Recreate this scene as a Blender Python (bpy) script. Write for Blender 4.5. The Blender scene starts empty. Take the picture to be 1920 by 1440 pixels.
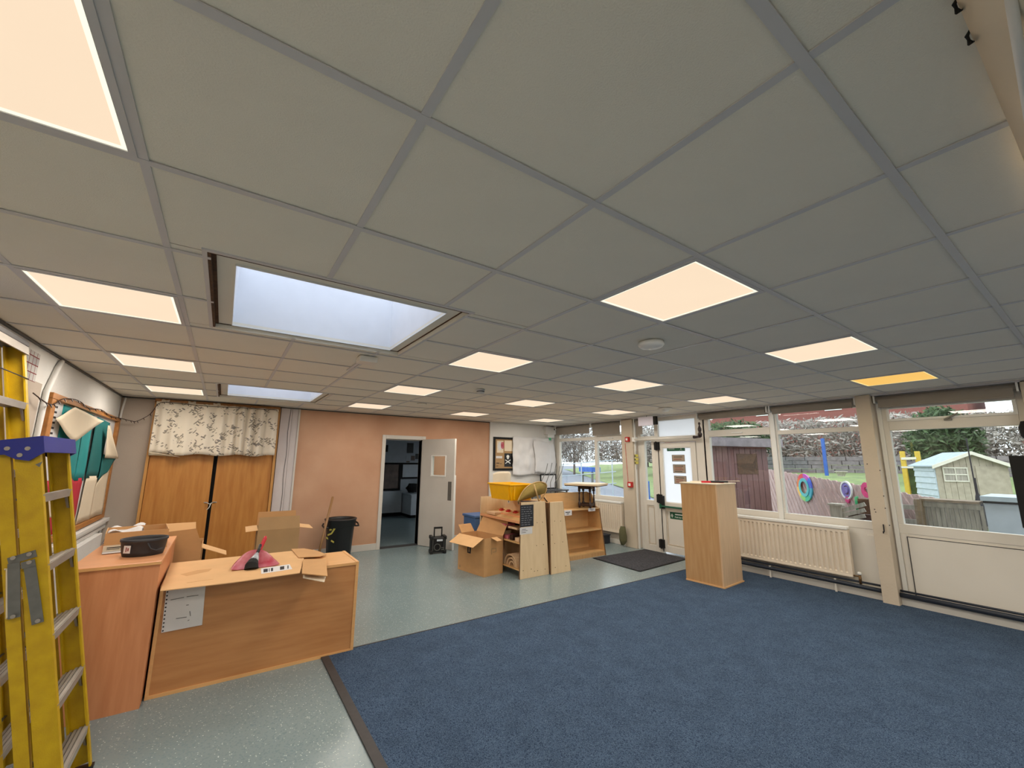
import bpy, bmesh, math, random
from mathutils import Matrix, Vector
random.seed(7)
SC = bpy.context.scene
PI = math.pi
# ------------------------------------------------------------------ camera
CAM = Vector((-1.5225, -0.8577, 1.5633))
FPX, CX, CY = 771.2, 952.13, 727.63
_w = Vector((1.35277229, -0.40952902, 0.50334975))
ROT = Matrix.Rotation(_w.length, 3, _w.normalized())      # rows: right, down, forward
cam_d = bpy.data.cameras.new('camera'); cam = bpy.data.objects.new('camera', cam_d)
SC.collection.objects.link(cam); SC.camera = cam
cam_d.sensor_width = 36; cam_d.lens = FPX / 1920 * 36
cam_d.shift_x = (960 - CX) / 1920; cam_d.shift_y = (CY - 720) / 1920
cam_d.clip_start = 0.05; cam_d.clip_end = 400
M = Matrix((ROT[0], -ROT[1], -ROT[2])).transposed().to_4x4(); M.translation = CAM
cam.matrix_world = M
# ------------------------------------------------------------------ sky, exposure
SKY = 2.9; LAMP_W = 13.2
wd = bpy.data.worlds.new('overcast_sky'); SC.world = wd; wd.use_nodes = True
nt = wd.node_tree; bg = nt.nodes['Background']
tc = nt.nodes.new('ShaderNodeTexCoord'); nz = nt.nodes.new('ShaderNodeTexNoise'); nz.inputs['Scale'].default_value = 1.6
rp = nt.nodes.new('ShaderNodeValToRGB'); rp.color_ramp.elements[0].color = (.86, .90, .97, 1); rp.color_ramp.elements[1].color = (.95, .97, 1, 1)
nt.links.new(tc.outputs['Generated'], nz.inputs['Vector']); nt.links.new(nz.outputs['Fac'], rp.inputs['Fac'])
nt.links.new(rp.outputs['Color'], bg.inputs['Color']); bg.inputs['Strength'].default_value = SKY
SC.view_settings.view_transform = 'Standard'; SC.view_settings.look = 'None'
SC.view_settings.exposure = 0.0; SC.view_settings.gamma = 1; SC.view_settings.use_curve_mapping = False
SC.cycles.use_denoising = True; SC.cycles.max_bounces = 8; SC.cycles.transparent_max_bounces = 12
SC.cycles.sample_clamp_indirect = 4

def ray(u, v): return ROT.transposed() @ Vector(((u - CX) / FPX, (v - CY) / FPX, 1))
def at_x(u, v, x): d = ray(u, v); return CAM + d * ((x - CAM.x) / d.x)
def at_y(u, v, y): d = ray(u, v); return CAM + d * ((y - CAM.y) / d.y)
def at_z(u, v, z): d = ray(u, v); return CAM + d * ((z - CAM.z) / d.z)
def at_d(u, v, t): return CAM + ray(u, v) * t
# ------------------------------------------------------------------ materials
def s2l(c): return tuple((x / 255 / 12.92 if x / 255 <= .04045 else ((x / 255 + .055) / 1.055) ** 2.4) for x in c)
def mat(name, col, rough=.6, metal=0, var=.08, scale=8, bump=0, bscale=60, stretch=None, col2=None, spec=.5, lin=False):
    m = bpy.data.materials.new(name); m.use_nodes = True; n = m.node_tree; b = n.nodes['Principled BSDF']
    c = col if lin else s2l(col)
    c2 = s2l(col2) if col2 else tuple(max(0, x * (1 - 2 * var)) for x in c)
    t = n.nodes.new('ShaderNodeTexCoord'); mp = n.nodes.new('ShaderNodeMapping'); n.links.new(t.outputs['Object'], mp.inputs[0])
    if stretch: mp.inputs['Scale'].default_value = stretch
    z = n.nodes.new('ShaderNodeTexNoise'); z.inputs['Scale'].default_value = scale; z.inputs['Detail'].default_value = 5
    n.links.new(mp.outputs[0], z.inputs['Vector'])
    r = n.nodes.new('ShaderNodeValToRGB'); r.color_ramp.elements[0].position = .3; r.color_ramp.elements[1].position = .7
    r.color_ramp.elements[0].color = (*c2, 1); r.color_ramp.elements[1].color = (*c, 1)
    n.links.new(z.outputs['Fac'], r.inputs['Fac']); n.links.new(r.outputs['Color'], b.inputs['Base Color'])
    b.inputs['Roughness'].default_value = rough; b.inputs['Metallic'].default_value = metal; b.inputs['Specular IOR Level'].default_value = spec
    if bump:
        z2 = n.nodes.new('ShaderNodeTexNoise'); z2.inputs['Scale'].default_value = bscale; z2.inputs['Detail'].default_value = 3
        n.links.new(mp.outputs[0], z2.inputs['Vector'])
        bp = n.nodes.new('ShaderNodeBump'); bp.inputs['Strength'].default_value = bump; bp.inputs['Distance'].default_value = .01
        n.links.new(z2.outputs['Fac'], bp.inputs['Height']); n.links.new(bp.outputs[0], b.inputs['Normal'])
    return m
def emat(name, col, s):
    m = bpy.data.materials.new(name); m.use_nodes = True; n = m.node_tree; b = n.nodes['Principled BSDF']
    t = n.nodes.new('ShaderNodeTexCoord'); z = n.nodes.new('ShaderNodeTexNoise'); z.inputs['Scale'].default_value = 3; n.links.new(t.outputs['Object'], z.inputs['Vector'])
    r = n.nodes.new('ShaderNodeValToRGB'); c = s2l(col); r.color_ramp.elements[0].color = (*[x * .94 for x in c], 1); r.color_ramp.elements[1].color = (*c, 1)
    n.links.new(z.outputs['Fac'], r.inputs['Fac'])
    b.inputs['Base Color'].default_value = (.02, .02, .02, 1); b.inputs['Roughness'].default_value = .5
    n.links.new(r.outputs['Color'], b.inputs['Emission Color']); b.inputs['Emission Strength'].default_value = s
    return m
def flecks(m, scale, thr, col, dark=None, rough=None):
    n = m.node_tree; b = n.nodes['Principled BSDF']; src = b.inputs['Base Color'].links[0].from_socket
    t = n.nodes.new('ShaderNodeTexCoord'); v = n.nodes.new('ShaderNodeTexVoronoi'); v.inputs['Scale'].default_value = scale
    n.links.new(t.outputs['Object'], v.inputs['Vector'])
    sep = n.nodes.new('ShaderNodeSeparateColor'); n.links.new(v.outputs['Color'], sep.inputs[0])
    g = n.nodes.new('ShaderNodeMath'); g.operation = 'GREATER_THAN'; g.inputs[1].default_value = thr; n.links.new(sep.outputs[0], g.inputs[0])
    l = n.nodes.new('ShaderNodeMath'); l.operation = 'LESS_THAN'; l.inputs[1].default_value = .35; n.links.new(v.outputs['Distance'], l.inputs[0])
    mu = n.nodes.new('ShaderNodeMath'); mu.operation = 'MULTIPLY'; n.links.new(g.outputs[0], mu.inputs[0]); n.links.new(l.outputs[0], mu.inputs[1])
    mx = n.nodes.new('ShaderNodeMix'); mx.data_type = 'RGBA'; n.links.new(mu.outputs[0], mx.inputs[0]); n.links.new(src, mx.inputs[6]); mx.inputs[7].default_value = (*s2l(col), 1)
    out = mx.outputs[2]
    if dark:
        g2 = n.nodes.new('ShaderNodeMath'); g2.operation = 'GREATER_THAN'; g2.inputs[1].default_value = .8; n.links.new(sep.outputs[1], g2.inputs[0])
        m2 = n.nodes.new('ShaderNodeMix'); m2.data_type = 'RGBA'; n.links.new(g2.outputs[0], m2.inputs[0]); n.links.new(out, m2.inputs[6]); m2.inputs[7].default_value = (*s2l(dark), 1); out = m2.outputs[2]
    n.links.new(out, b.inputs['Base Color'])
    return m
def glass(name, refl=.06, tint=(.93, .97, .97)):
    m = bpy.data.materials.new(name); m.use_nodes = True; n = m.node_tree; n.nodes.clear()
    o = n.nodes.new('ShaderNodeOutputMaterial'); tr = n.nodes.new('ShaderNodeBsdfTransparent'); gl = n.nodes.new('ShaderNodeBsdfGlossy'); mx = n.nodes.new('ShaderNodeMixShader')
    lw = n.nodes.new('ShaderNodeFresnel'); ge = n.nodes.new('ShaderNodeNewGeometry'); mr = n.nodes.new('ShaderNodeMapRange')
    mr.inputs[3].default_value = 1.5; mr.inputs[4].default_value = 1 / 1.5      # a thin pane: both faces reflect alike
    n.links.new(ge.outputs['Backfacing'], mr.inputs[0]); n.links.new(mr.outputs[0], lw.inputs['IOR'])
    nzn = n.nodes.new('ShaderNodeTexNoise'); nzn.inputs['Scale'].default_value = 2
    rr = n.nodes.new('ShaderNodeValToRGB'); rr.color_ramp.elements[0].color = (*[x * .97 for x in tint], 1); rr.color_ramp.elements[1].color = (*tint, 1)
    n.links.new(nzn.outputs['Fac'], rr.inputs['Fac']); n.links.new(rr.outputs['Color'], tr.inputs['Color'])
    gl.inputs['Roughness'].default_value = 0.0
    n.links.new(lw.outputs[0], mx.inputs[0]); n.links.new(tr.outputs[0], mx.inputs[1]); n.links.new(gl.outputs[0], mx.inputs[2]); n.links.new(mx.outputs[0], o.inputs[0])
    return m
def translucent(name, col, diff=.3):
    m = bpy.data.materials.new(name); m.use_nodes = True; n = m.node_tree; n.nodes.clear()
    o = n.nodes.new('ShaderNodeOutputMaterial'); tr = n.nodes.new('ShaderNodeBsdfTranslucent'); df = n.nodes.new('ShaderNodeBsdfDiffuse'); mx = n.nodes.new('ShaderNodeMixShader')
    nzn = n.nodes.new('ShaderNodeTexNoise'); nzn.inputs['Scale'].default_value = 2
    rr = n.nodes.new('ShaderNodeValToRGB'); rr.color_ramp.elements[0].color = (*[x * .96 for x in col], 1); rr.color_ramp.elements[1].color = (*col, 1)
    n.links.new(nzn.outputs['Fac'], rr.inputs['Fac']); n.links.new(rr.outputs['Color'], tr.inputs['Color']); n.links.new(rr.outputs['Color'], df.inputs['Color'])
    mx.inputs[0].default_value = diff
    n.links.new(tr.outputs[0], mx.inputs[1]); n.links.new(df.outputs[0], mx.inputs[2]); n.links.new(mx.outputs[0], o.inputs[0])
    return m
def noncol(name, fn):      # pattern material: fn(nodes, links, texcoord) -> colour socket
    m = bpy.data.materials.new(name); m.use_nodes = True; n = m.node_tree; b = n.nodes['Principled BSDF']; b.inputs['Roughness'].default_value = .85
    t = n.nodes.new('ShaderNodeTexCoord'); n.links.new(fn(n.nodes, n.links, t), b.inputs['Base Color']); return m

MT = {}
MT['tile'] = mat('ceiling_tile_white', (238, 233, 220), .95, var=.03, scale=2, bump=.25, bscale=220)
MT['tee'] = mat('tee_white', (205, 204, 206), .4, var=.02)
MT['vinyl'] = flecks(mat('vinyl_teal', (132, 148, 150), .26, var=.06, scale=1.2, bump=.03, bscale=90), 120, .90, (200, 210, 208), (120, 138, 142))
MT['carpet'] = flecks(mat('carpet_navy', (82, 102, 127), .95, var=.12, scale=5, bump=1.0, bscale=260, spec=.1), 210, .62, (118, 138, 162), (50, 66, 90))
MT['edge'] = mat('edging_dark', (62, 58, 58), .6, var=.1, scale=30)
MT['white'] = mat('white_paint', (206, 200, 192), .6, var=.04, scale=3, bump=.1, bscale=40)
MT['wallw'] = mat('white_wall', (228, 226, 222), .7, var=.05, scale=2, bump=.15, bscale=50)
MT['wallgrey'] = mat('cream_wall', (186, 172, 158), .8, var=.05, scale=2, bump=.1, bscale=50)
MT['lilac'] = mat('boxing_paint', (206, 196, 194), .7, var=.04, scale=3)
MT['plaster'] = mat('pink_plaster', (200, 158, 128), .75, var=.05, scale=1.6, bump=.12, bscale=6, col2=(186, 140, 110))
MT['upvc'] = mat('upvc_white', (228, 223, 213), .35, var=.03, scale=2)
MT['upvcw'] = mat('upvc_bright', (236, 236, 232), .3, var=.02, scale=2)
MT['pier'] = mat('pier_paint', (210, 196, 176), .6, var=.05, scale=3, bump=.15, bscale=30)
MT['rad'] = mat('radiator_cream', (234, 221, 202), .4, var=.04, scale=4)
MT['blind'] = mat('blind_fabric', (152, 144, 134), .9, var=.05, scale=6, bump=.2, bscale=300)
MT['pipe'] = mat('pipe_navy', (38, 46, 60), .5, var=.1)
MT['brass'] = mat('dull_brass', (120, 92, 60), .45, .7)
MT['oak'] = mat('oak_veneer', (196, 135, 66), .42, var=.1, scale=7, stretch=(3, 3, .35), col2=(176, 112, 48))
MT['oakedge'] = mat('oak_edge', (206, 148, 80), .45, var=.1, scale=8, stretch=(2, 2, .5))
MT['beech'] = mat('beech_laminate', (213, 145, 100), .42, var=.06, scale=9, stretch=(4, 4, .4), col2=(200, 130, 86))
MT['beechtop'] = mat('beech_top', (232, 165, 118), .3, var=.05, scale=9, stretch=(.5, 4, 4))
MT['desk'] = mat('desk_veneer', (196, 140, 88), .4, var=.1, scale=8, stretch=(.35, 3, 3.5), col2=(180, 122, 72))
MT['desktop'] = mat('desk_top', (226, 172, 112), .35, var=.06, scale=9, stretch=(.4, 4, 4))
MT['birch'] = mat('birch_ply', (232, 206, 168), .45, var=.05, scale=6, stretch=(3, 3, .5), col2=(222, 194, 154))
MT['ply'] = mat('ply_inner', (216, 172, 116), .45, var=.06, scale=6, stretch=(1, 3, 3))
MT['plyedge'] = mat('ply_edge', (120, 86, 56), .6, var=.1, scale=30)
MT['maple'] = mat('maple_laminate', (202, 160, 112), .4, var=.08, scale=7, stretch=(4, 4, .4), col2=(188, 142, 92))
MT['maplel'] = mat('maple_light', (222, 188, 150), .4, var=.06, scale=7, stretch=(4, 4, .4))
MT['card'] = mat('cardboard', (206, 158, 106), .85, var=.06, scale=5, stretch=(1, 1, 2))
MT['cardd'] = mat('cardboard_dull', (176, 142, 100), .85, var=.06, scale=5)
MT['cardl'] = mat('cardboard_light', (224, 178, 126), .85, var=.05, scale=5)
MT['yel'] = mat('fibreglass_yellow', (206, 170, 4), .45, var=.08, scale=14, bump=.1, bscale=200, col2=(186, 148, 0))
MT['alu'] = mat('worn_aluminium', (176, 168, 158), .45, .35, var=.12, scale=30, stretch=(1, .2, 1))
MT['steel'] = mat('grey_steel', (122, 122, 118), .45, .6, var=.1, scale=30)
MT['blue'] = mat('blue_plastic', (30, 42, 140), .4, var=.06)
MT['darkgrey'] = mat('dark_grey_plastic', (74, 72, 72), .5, var=.1, scale=20)
MT['black'] = mat('black_plastic', (22, 22, 24), .4, var=.1)
MT['matt'] = mat('matt_black', (14, 13, 14), .8, var=.1)
MT['bucket'] = mat('charcoal_rubber', (52, 52, 56), .6, var=.15, scale=12)
MT['red'] = mat('red_plastic', (200, 30, 48), .4, var=.06)
MT['crimson'] = mat('crimson_plastic', (172, 46, 66), .4, var=.15, scale=14, col2=(196, 120, 128))
MT['firered'] = mat('signal_red', (196, 40, 34), .4, var=.05)
MT['paper'] = mat('white_paper', (222, 220, 220), .85, var=.04, scale=4, bump=.5, bscale=9)
MT['cream'] = mat('cream_paper', (232, 216, 190), .85, var=.04, scale=4)
MT['teal'] = mat('teal_paper', (28, 150, 152), .8, var=.06, scale=8)
MT['tealdark'] = mat('teal_fold', (16, 104, 104), .8, var=.06, scale=8)
MT['redp'] = mat('red_paper', (196, 34, 58), .8, var=.08, scale=8)
MT['brownp'] = mat('manila_paper', (168, 150, 132), .8, var=.05)
MT['boardw'] = mat('board_wood', (186, 124, 62), .5, var=.15, scale=20, stretch=(1, .3, 1))
MT['boardd'] = mat('broom_handle_wood', (142, 104, 64), .5, var=.1, scale=10)
MT['lilacw'] = mat('sign_white', (226, 222, 236), .5, var=.02)
MT['hallring'] = mat('turquoise_paint', (80, 190, 190), .6)
MT['tub'] = mat('yellow_tub', (250, 186, 8), .35, var=.04)
MT['wicker'] = mat('woven_rush', (164, 138, 62), .7, var=.25, scale=40, stretch=(1, 8, 8), bump=.6, bscale=90)
MT['wickerrim'] = mat('cane_rim', (196, 160, 104), .6, var=.12, scale=20)
MT['darkwood'] = mat('dark_stained_wood', (52, 32, 28), .35, var=.2, scale=14)
MT['tabletop'] = mat('cream_tabletop', (226, 208, 176), .4, var=.05)
MT['green'] = mat('sign_green', (14, 84, 58), .4, var=.04)
MT['chalk'] = mat('chalkboard', (38, 42, 50), .7, var=.15, scale=20)
MT['chalkmark'] = mat('chalk_marks', (150, 152, 158), .9, var=.2, scale=60)
MT['ink'] = mat('ink_black', (40, 38, 42), .8, var=.1, scale=60)
MT['inkred'] = mat('ink_red', (150, 70, 60), .8, var=.1, scale=60)
MT['bluebin'] = mat('blue_bin', (72, 104, 152), .5, var=.06)
MT['mat'] = flecks(mat('mat_charcoal', (66, 66, 72), .95, var=.12, scale=30, bump=.8, bscale=160), 70, .7, (92, 92, 98), (44, 44, 50))
MT['glass'] = glass('window_glass')
MT['film'] = translucent('frosted_film', (.97, .99, .99), .06)
MT['opal'] = translucent('opal_dome', (.80, .83, .88), .08)
MT['shaft'] = mat('shaft_white', (236, 238, 242), .6, var=.02)
MT['brownedge'] = mat('raw_board_edge', (96, 66, 44), .8, var=.3, scale=30)
MT['panel'] = emat('diffuser_glow', (255, 229, 198), 1.0)
MT['rim'] = emat('diffuser_rim_glow', (255, 250, 226), 1.15)
MT['amber'] = emat('amber_diffuser_glow', (250, 196, 98), 1.0)
MT['amberrim'] = emat('amber_rim_glow', (255, 226, 150), 1.1)
MT['redcloth'] = mat('yellow_cloth', (200, 190, 90), .8)
MT['hall'] = mat('hall_wall', (196, 204, 212), .8, var=.05)
MT['hallw'] = mat('hall_unit_white', (218, 226, 234), .6, var=.04)
MT['hallboard'] = mat('hall_board', (140, 124, 116), .8, var=.2, scale=6)
MT['clear'] = mat('clear_polythene', (196, 200, 206), .2, var=.2, scale=10, bump=.8, bscale=20)
# exterior
MT['tarmac'] = mat('tarmac', (128, 132, 142), .9, var=.12, scale=3, bump=.3, bscale=80)
MT['grass'] = mat('lawn', (136, 152, 94), .95, var=.25, scale=2, bump=.8, bscale=40, col2=(108, 122, 82))
MT['bank'] = mat('rough_bank', (120, 118, 84), .95, var=.3, scale=2, bump=.8, bscale=20)
MT['fence'] = mat('fence_board', (196, 168, 160), .8, var=.16, scale=8, stretch=(4, 4, .4))
MT['oldwood'] = mat('weathered_wood', (176, 168, 154), .85, var=.2, scale=10, stretch=(3, 3, .4))
MT['shedwood'] = mat('grey_green_boards', (178, 166, 146), .8, var=.12, scale=8)
MT['shedside'] = mat('pale_blue_cladding', (186, 198, 204), .7, var=.08, scale=8)
MT['shedroof'] = mat('grey_felt_roof', (168, 182, 190), .85, var=.1, scale=10)
MT['shedtrim'] = mat('cream_trim', (220, 214, 196), .6, var=.05)
MT['weatherd'] = mat('weathered_brown_wood', (150, 130, 108), .85, var=.2, scale=10)
MT['bark'] = mat('bark', (128, 114, 106), .9, var=.25, scale=20)
MT['leaf'] = mat('evergreen_leaf', (82, 104, 62), .8, var=.35, scale=6)
MT['hedge'] = mat('bare_hedge', (190, 180, 170), .9, var=.35, scale=8)
MT['brick'] = mat('house_brick', (150, 92, 84), .85, var=.15, scale=20)
MT['rooft'] = mat('house_roof', (128, 88, 84), .85, var=.15, scale=14)
MT['bluep'] = mat('blue_post_paint', (36, 92, 178), .5)
MT['yelp'] = mat('yellow_post_paint', (210, 176, 60), .5)
MT['clad'] = mat('brown_cladding', (122, 88, 84), .8, var=.15, scale=14, stretch=(3, 3, .3))
MT['stonew'] = mat('stone_wall', (140, 130, 132), .9, var=.2, scale=6)
def rainbow(name):
    def fn(N, L, t):
        g = N.new('ShaderNodeTexGradient'); g.gradient_type = 'RADIAL'; L.new(t.outputs['Object'], g.inputs[0])
        r = N.new('ShaderNodeValToRGB'); e = r.color_ramp.elements
        cs = [(230, 60, 60), (240, 150, 60), (240, 220, 90), (90, 200, 120), (60, 190, 200), (60, 90, 210), (200, 70, 180), (230, 60, 60)]
        e[0].color = (*s2l(cs[0]), 1); e[1].color = (*s2l(cs[-1]), 1)
        for i in range(1, 7): x = e.new(i / 7); x.color = (*s2l(cs[i]), 1)
        L.new(g.outputs['Fac'], r.inputs['Fac']); return r.outputs['Color']
    return noncol(name, fn)
MT['rainbow'] = rainbow('rainbow_paint')
MT['lilacring'] = mat('lilac_ring_paint', (140, 130, 200), .6, var=.2, scale=12)
MT['pinkp'] = mat('pink_paint', (226, 70, 130), .6, var=.1)
MT['greenp'] = mat('green_plastic_bright', (60, 170, 110), .5, var=.1)
def curtain_mat():
    def fn(N, L, t):
        mp = N.new('ShaderNodeMapping'); L.new(t.outputs['UV'], mp.inputs[0]); mp.inputs['Scale'].default_value = (1, 1, 1)
        base = s2l((226, 214, 196)); out = None
        # two layers of leaf sprigs: elongated voronoi cells, turned both ways
        cur = None
        for k, (rot, sx, sy, thr, dn_) in enumerate([(.75, 15, 40, .36, .50), (-.55, 14, 38, .36, .53), (1.35, 18, 46, .34, .60)]):
            m0 = N.new('ShaderNodeMapping'); L.new(t.outputs['UV'], m0.inputs[0]); m0.inputs['Scale'].default_value = (1.52, .75, 1)
            m2 = N.new('ShaderNodeMapping'); L.new(m0.outputs[0], m2.inputs[0]); m2.vector_type = 'TEXTURE'; m2.inputs['Rotation'].default_value = (0, 0, rot); m2.inputs['Scale'].default_value = (1 / sx, 1 / sy, 1); m2.inputs['Location'].default_value = (k * 3.1, k, 0)
            v = N.new('ShaderNodeTexVoronoi'); v.inputs['Scale'].default_value = 1; L.new(m2.outputs[0], v.inputs['Vector'])
            s = N.new('ShaderNodeSeparateColor'); L.new(v.outputs['Color'], s.inputs[0])
            cl = N.new('ShaderNodeTexNoise'); cl.inputs['Scale'].default_value = 7; L.new(m0.outputs[0], cl.inputs['Vector'])
            a = N.new('ShaderNodeMath'); a.operation = 'LESS_THAN'; a.inputs[1].default_value = thr; L.new(v.outputs['Distance'], a.inputs[0])
            b = N.new('ShaderNodeMath'); b.operation = 'GREATER_THAN'; b.inputs[1].default_value = dn_; L.new(cl.outputs['Fac'], b.inputs[0])
            c = N.new('ShaderNodeMath'); c.operation = 'MULTIPLY'; L.new(a.outputs[0], c.inputs[0]); L.new(b.outputs[0], c.inputs[1])
            mx = N.new('ShaderNodeMix'); mx.data_type = 'RGBA'; L.new(c.outputs[0], mx.inputs[0])
            if cur is None: mx.inputs[6].default_value = (*base, 1)
            else: L.new(cur, mx.inputs[6])
            mx.inputs[7].default_value = (*s2l([(150, 140, 126), (132, 124, 116), (166, 154, 136)][k]), 1); cur = mx.outputs[2]
        return cur
    return noncol('leaf_print_cotton', fn)
MT['curtain'] = curtain_mat()
def calendar_mat():
    def fn(N, L, t):
        b = N.new('ShaderNodeTexBrick'); b.offset = 0; b.inputs['Scale'].default_value = 1; b.inputs['Brick Width'].default_value = .068; b.inputs['Row Height'].default_value = .06; b.inputs['Mortar Size'].default_value = .004
        b.inputs['Color1'].default_value = (.62, .6, .58, 1); b.inputs['Color2'].default_value = (.34, .33, .34, 1); b.inputs['Mortar'].default_value = (.2, .02, .02, 1)
        mp = N.new('ShaderNodeMapping'); mp.inputs['Rotation'].default_value = (PI / 2, 0, PI / 2); L.new(t.outputs['Object'], mp.inputs[0]); 
        cb = N.new('ShaderNodeCombineXYZ'); sp = N.new('ShaderNodeSeparateXYZ'); L.new(t.outputs['Object'], sp.inputs[0]); L.new(sp.outputs[1], cb.inputs[0]); L.new(sp.outputs[2], cb.inputs[1])
        L.new(cb.outputs[0], b.inputs['Vector']); return b.outputs['Color']
    return noncol('red_grid_chart', fn)
MT['calendar'] = calendar_mat()
# ------------------------------------------------------------------ mesh helpers
class B:
    def __init__(s): s.v = []; s.f = []; s.uv = None
    def add(s, vs, fs): n = len(s.v); s.v += [Vector(p) for p in vs]; s.f += [tuple(i + n for i in f) for f in fs]; return s
    def box(s, x0, x1, y0, y1, z0, z1):
        s.add([(x0, y0, z0), (x1, y0, z0), (x1, y1, z0), (x0, y1, z0), (x0, y0, z1), (x1, y0, z1), (x1, y1, z1), (x0, y1, z1)],
              [(3, 2, 1, 0), (4, 5, 6, 7), (0, 1, 5, 4), (1, 2, 6, 5), (2, 3, 7, 6), (3, 0, 4, 7)]); return s
    def prism(s, pts, vec):      # closed polygon extruded along a vector
        vec = Vector(vec); n = len(pts); a = [Vector(p) for p in pts]; b = [p + vec for p in a]
        nn = Vector((0, 0, 0))
        for i in range(n): nn += a[i].cross(a[(i + 1) % n])
        fl = nn.dot(vec) > 0
        fs = [tuple(range(n))[::-1] if fl else tuple(range(n)), tuple(range(n, 2 * n)) if fl else tuple(range(n, 2 * n))[::-1]]
        for i in range(n):
            j = (i + 1) % n; fs.append((i, j, j + n, i + n) if fl else (i, i + n, j + n, j))
        s.add(a + b, fs); return s
    def bar(s, p, q, w, h=None, up=(0, 0, 1)):
        p = Vector(p); q = Vector(q); d = (q - p).normalized(); u = Vector(up)
        if abs(d.dot(u)) > .98: u = Vector((1, 0, 0))
        a = d.cross(u).normalized(); b = a.cross(d).normalized(); h = h or w
        s.prism([p + a * w / 2 + b * h / 2, p - a * w / 2 + b * h / 2, p - a * w / 2 - b * h / 2, p + a * w / 2 - b * h / 2], q - p); return s
    def tube(s, pts, r, n=8, r2=None):
        pts = [Vector(p) for p in pts]; m = len(pts); base = len(s.v); rs = r if isinstance(r, (list, tuple)) else [r] * m
        up = Vector((0, 0, 1)); d0 = (pts[1] - pts[0]).normalized()
        if abs(d0.dot(up)) > .9: up = Vector((1, 0, 0))
        vs = []
        for i, p in enumerate(pts):
            d = (pts[min(i + 1, m - 1)] - pts[max(i - 1, 0)]).normalized()
            a = d.cross(up).normalized(); b = a.cross(d).normalized()
            for k in range(n): t = 2 * PI * k / n; vs.append(p + (a * math.cos(t) + b * math.sin(t)) * rs[i])
        fs = [tuple(range(n)), tuple(range((m - 1) * n, m * n))[::-1]]
        for i in range(m - 1):
            for k in range(n): k2 = (k + 1) % n; fs.append((i * n + k, (i + 1) * n + k, (i + 1) * n + k2, i * n + k2))
        s.add(vs, fs); return s
    def lathe(s, prof, c=(0, 0, 0), n=24, sx=1, sy=1, cap=True):
        c = Vector(c); m = len(prof); vs = []
        for r, z in prof:
            for k in range(n): t = 2 * PI * k / n; vs.append(c + Vector((r * sx * math.cos(t), r * sy * math.sin(t), z)))
        fs = []
        for i in range(m - 1):
            for k in range(n): k2 = (k + 1) % n; fs.append((i * n + k, i * n + k2, (i + 1) * n + k2, (i + 1) * n + k))
        if cap: fs.append(tuple(range(n))[::-1]); fs.append(tuple(range((m - 1) * n, m * n)))
        s.add(vs, fs); return s
    def ring(s, c, r0, r1, u, v, t, n=28):    # flat annulus in plane u,v with thickness vector t
        c = Vector(c); u = Vector(u); v = Vector(v); t = Vector(t); vs = []
        for off in (Vector((0, 0, 0)), t):
            for r in (r0, r1):
                for k in range(n): a = 2 * PI * k / n; vs.append(c + off + (u * math.cos(a) + v * math.sin(a)) * r)
        fs = []
        for k in range(n):
            j = (k + 1) % n
            fs += [(k, n + k, n + j, j), (2 * n + k, 2 * n + j, 3 * n + j, 3 * n + k), (n + k, 3 * n + k, 3 * n + j, n + j), (k, j, 2 * n + j, 2 * n + k)]
        s.add(vs, fs); return s
    def disc(s, c, r, u, v, t, n=24):
        c = Vector(c); u = Vector(u); v = Vector(v)
        s.prism([c + (u * math.cos(2 * PI * k / n) + v * math.sin(2 * PI * k / n)) * r for k in range(n)], t); return s
    def sheet(s, fn, nu, nv, thick=.002):      # fn(a,b)->point; solid thin sheet
        g = [[Vector(fn(i / nu, j / nv)) for j in range(nv + 1)] for i in range(nu + 1)]; vs = []; 
        for off in (0, 1):
            for i in range(nu + 1):
                for j in range(nv + 1):
                    p = g[i][j]
                    if off:
                        a = g[min(i + 1, nu)][j] - g[max(i - 1, 0)][j]; b = g[i][min(j + 1, nv)] - g[i][max(j - 1, 0)]; nn = a.cross(b)
                        p = p + (nn.normalized() * thick if nn.length > 1e-9 else Vector((0, 0, thick)))
                    vs.append(p)
        W = nv + 1; T = (nu + 1) * W; fs = []
        for i in range(nu):
            for j in range(nv):
                a = i * W + j; fs.append((a, a + 1, a + W + 1, a + W)); fs.append((T + a, T + a + W, T + a + W + 1, T + a + 1))
        for i in range(nu):
            a = i * W; fs.append((a, a + W, T + a + W, T + a)); a = i * W + nv; fs.append((a, T + a, T + a + W, a + W))
        for j in range(nv):
            a = j; fs.append((a, T + a, T + a + 1, a + 1)); a = nu * W + j; fs.append((a, a + 1, T + a + 1, T + a))
        s.uv = [(i / nu, j / nv) for _ in (0, 1) for i in range(nu + 1) for j in range(nv + 1)]
        s.add(vs, fs); return s
WM = {}
def link(o): SC.collection.objects.link(o); return o
def part(name, b, m, parent=None, smooth=False, bevel=0, label=None, local=False, kind=None):
    me = bpy.data.meshes.new(name)
    W = WM.get(parent.name) if parent else None
    vs = b.v if (local or W is None) else [W.inverted() @ p for p in b.v]
    me.from_pydata([tuple(p) for p in vs], [], b.f); me.update()
    if b.uv and len(b.uv) == len(b.v):
        ul = me.uv_layers.new(name='UVMap')
        for lp in me.loops: ul.data[lp.index].uv = b.uv[lp.vertex_index]
    me.materials.append(MT[m] if isinstance(m, str) else m)
    if smooth:
        for p in me.polygons: p.use_smooth = True
    o = link(bpy.data.objects.new(name, me))
    if parent: o.parent = parent
    WM[o.name] = WM[parent.name].copy() if parent else Matrix.Identity(4)
    if bevel:
        bv = o.modifiers.new('bevel', 'BEVEL'); bv.width = bevel; bv.segments = 2; bv.limit_method = 'ANGLE'
    if smooth == 2:
        pass
    if label: o['label'] = label
    if kind: o['kind'] = kind
    return o
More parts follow.
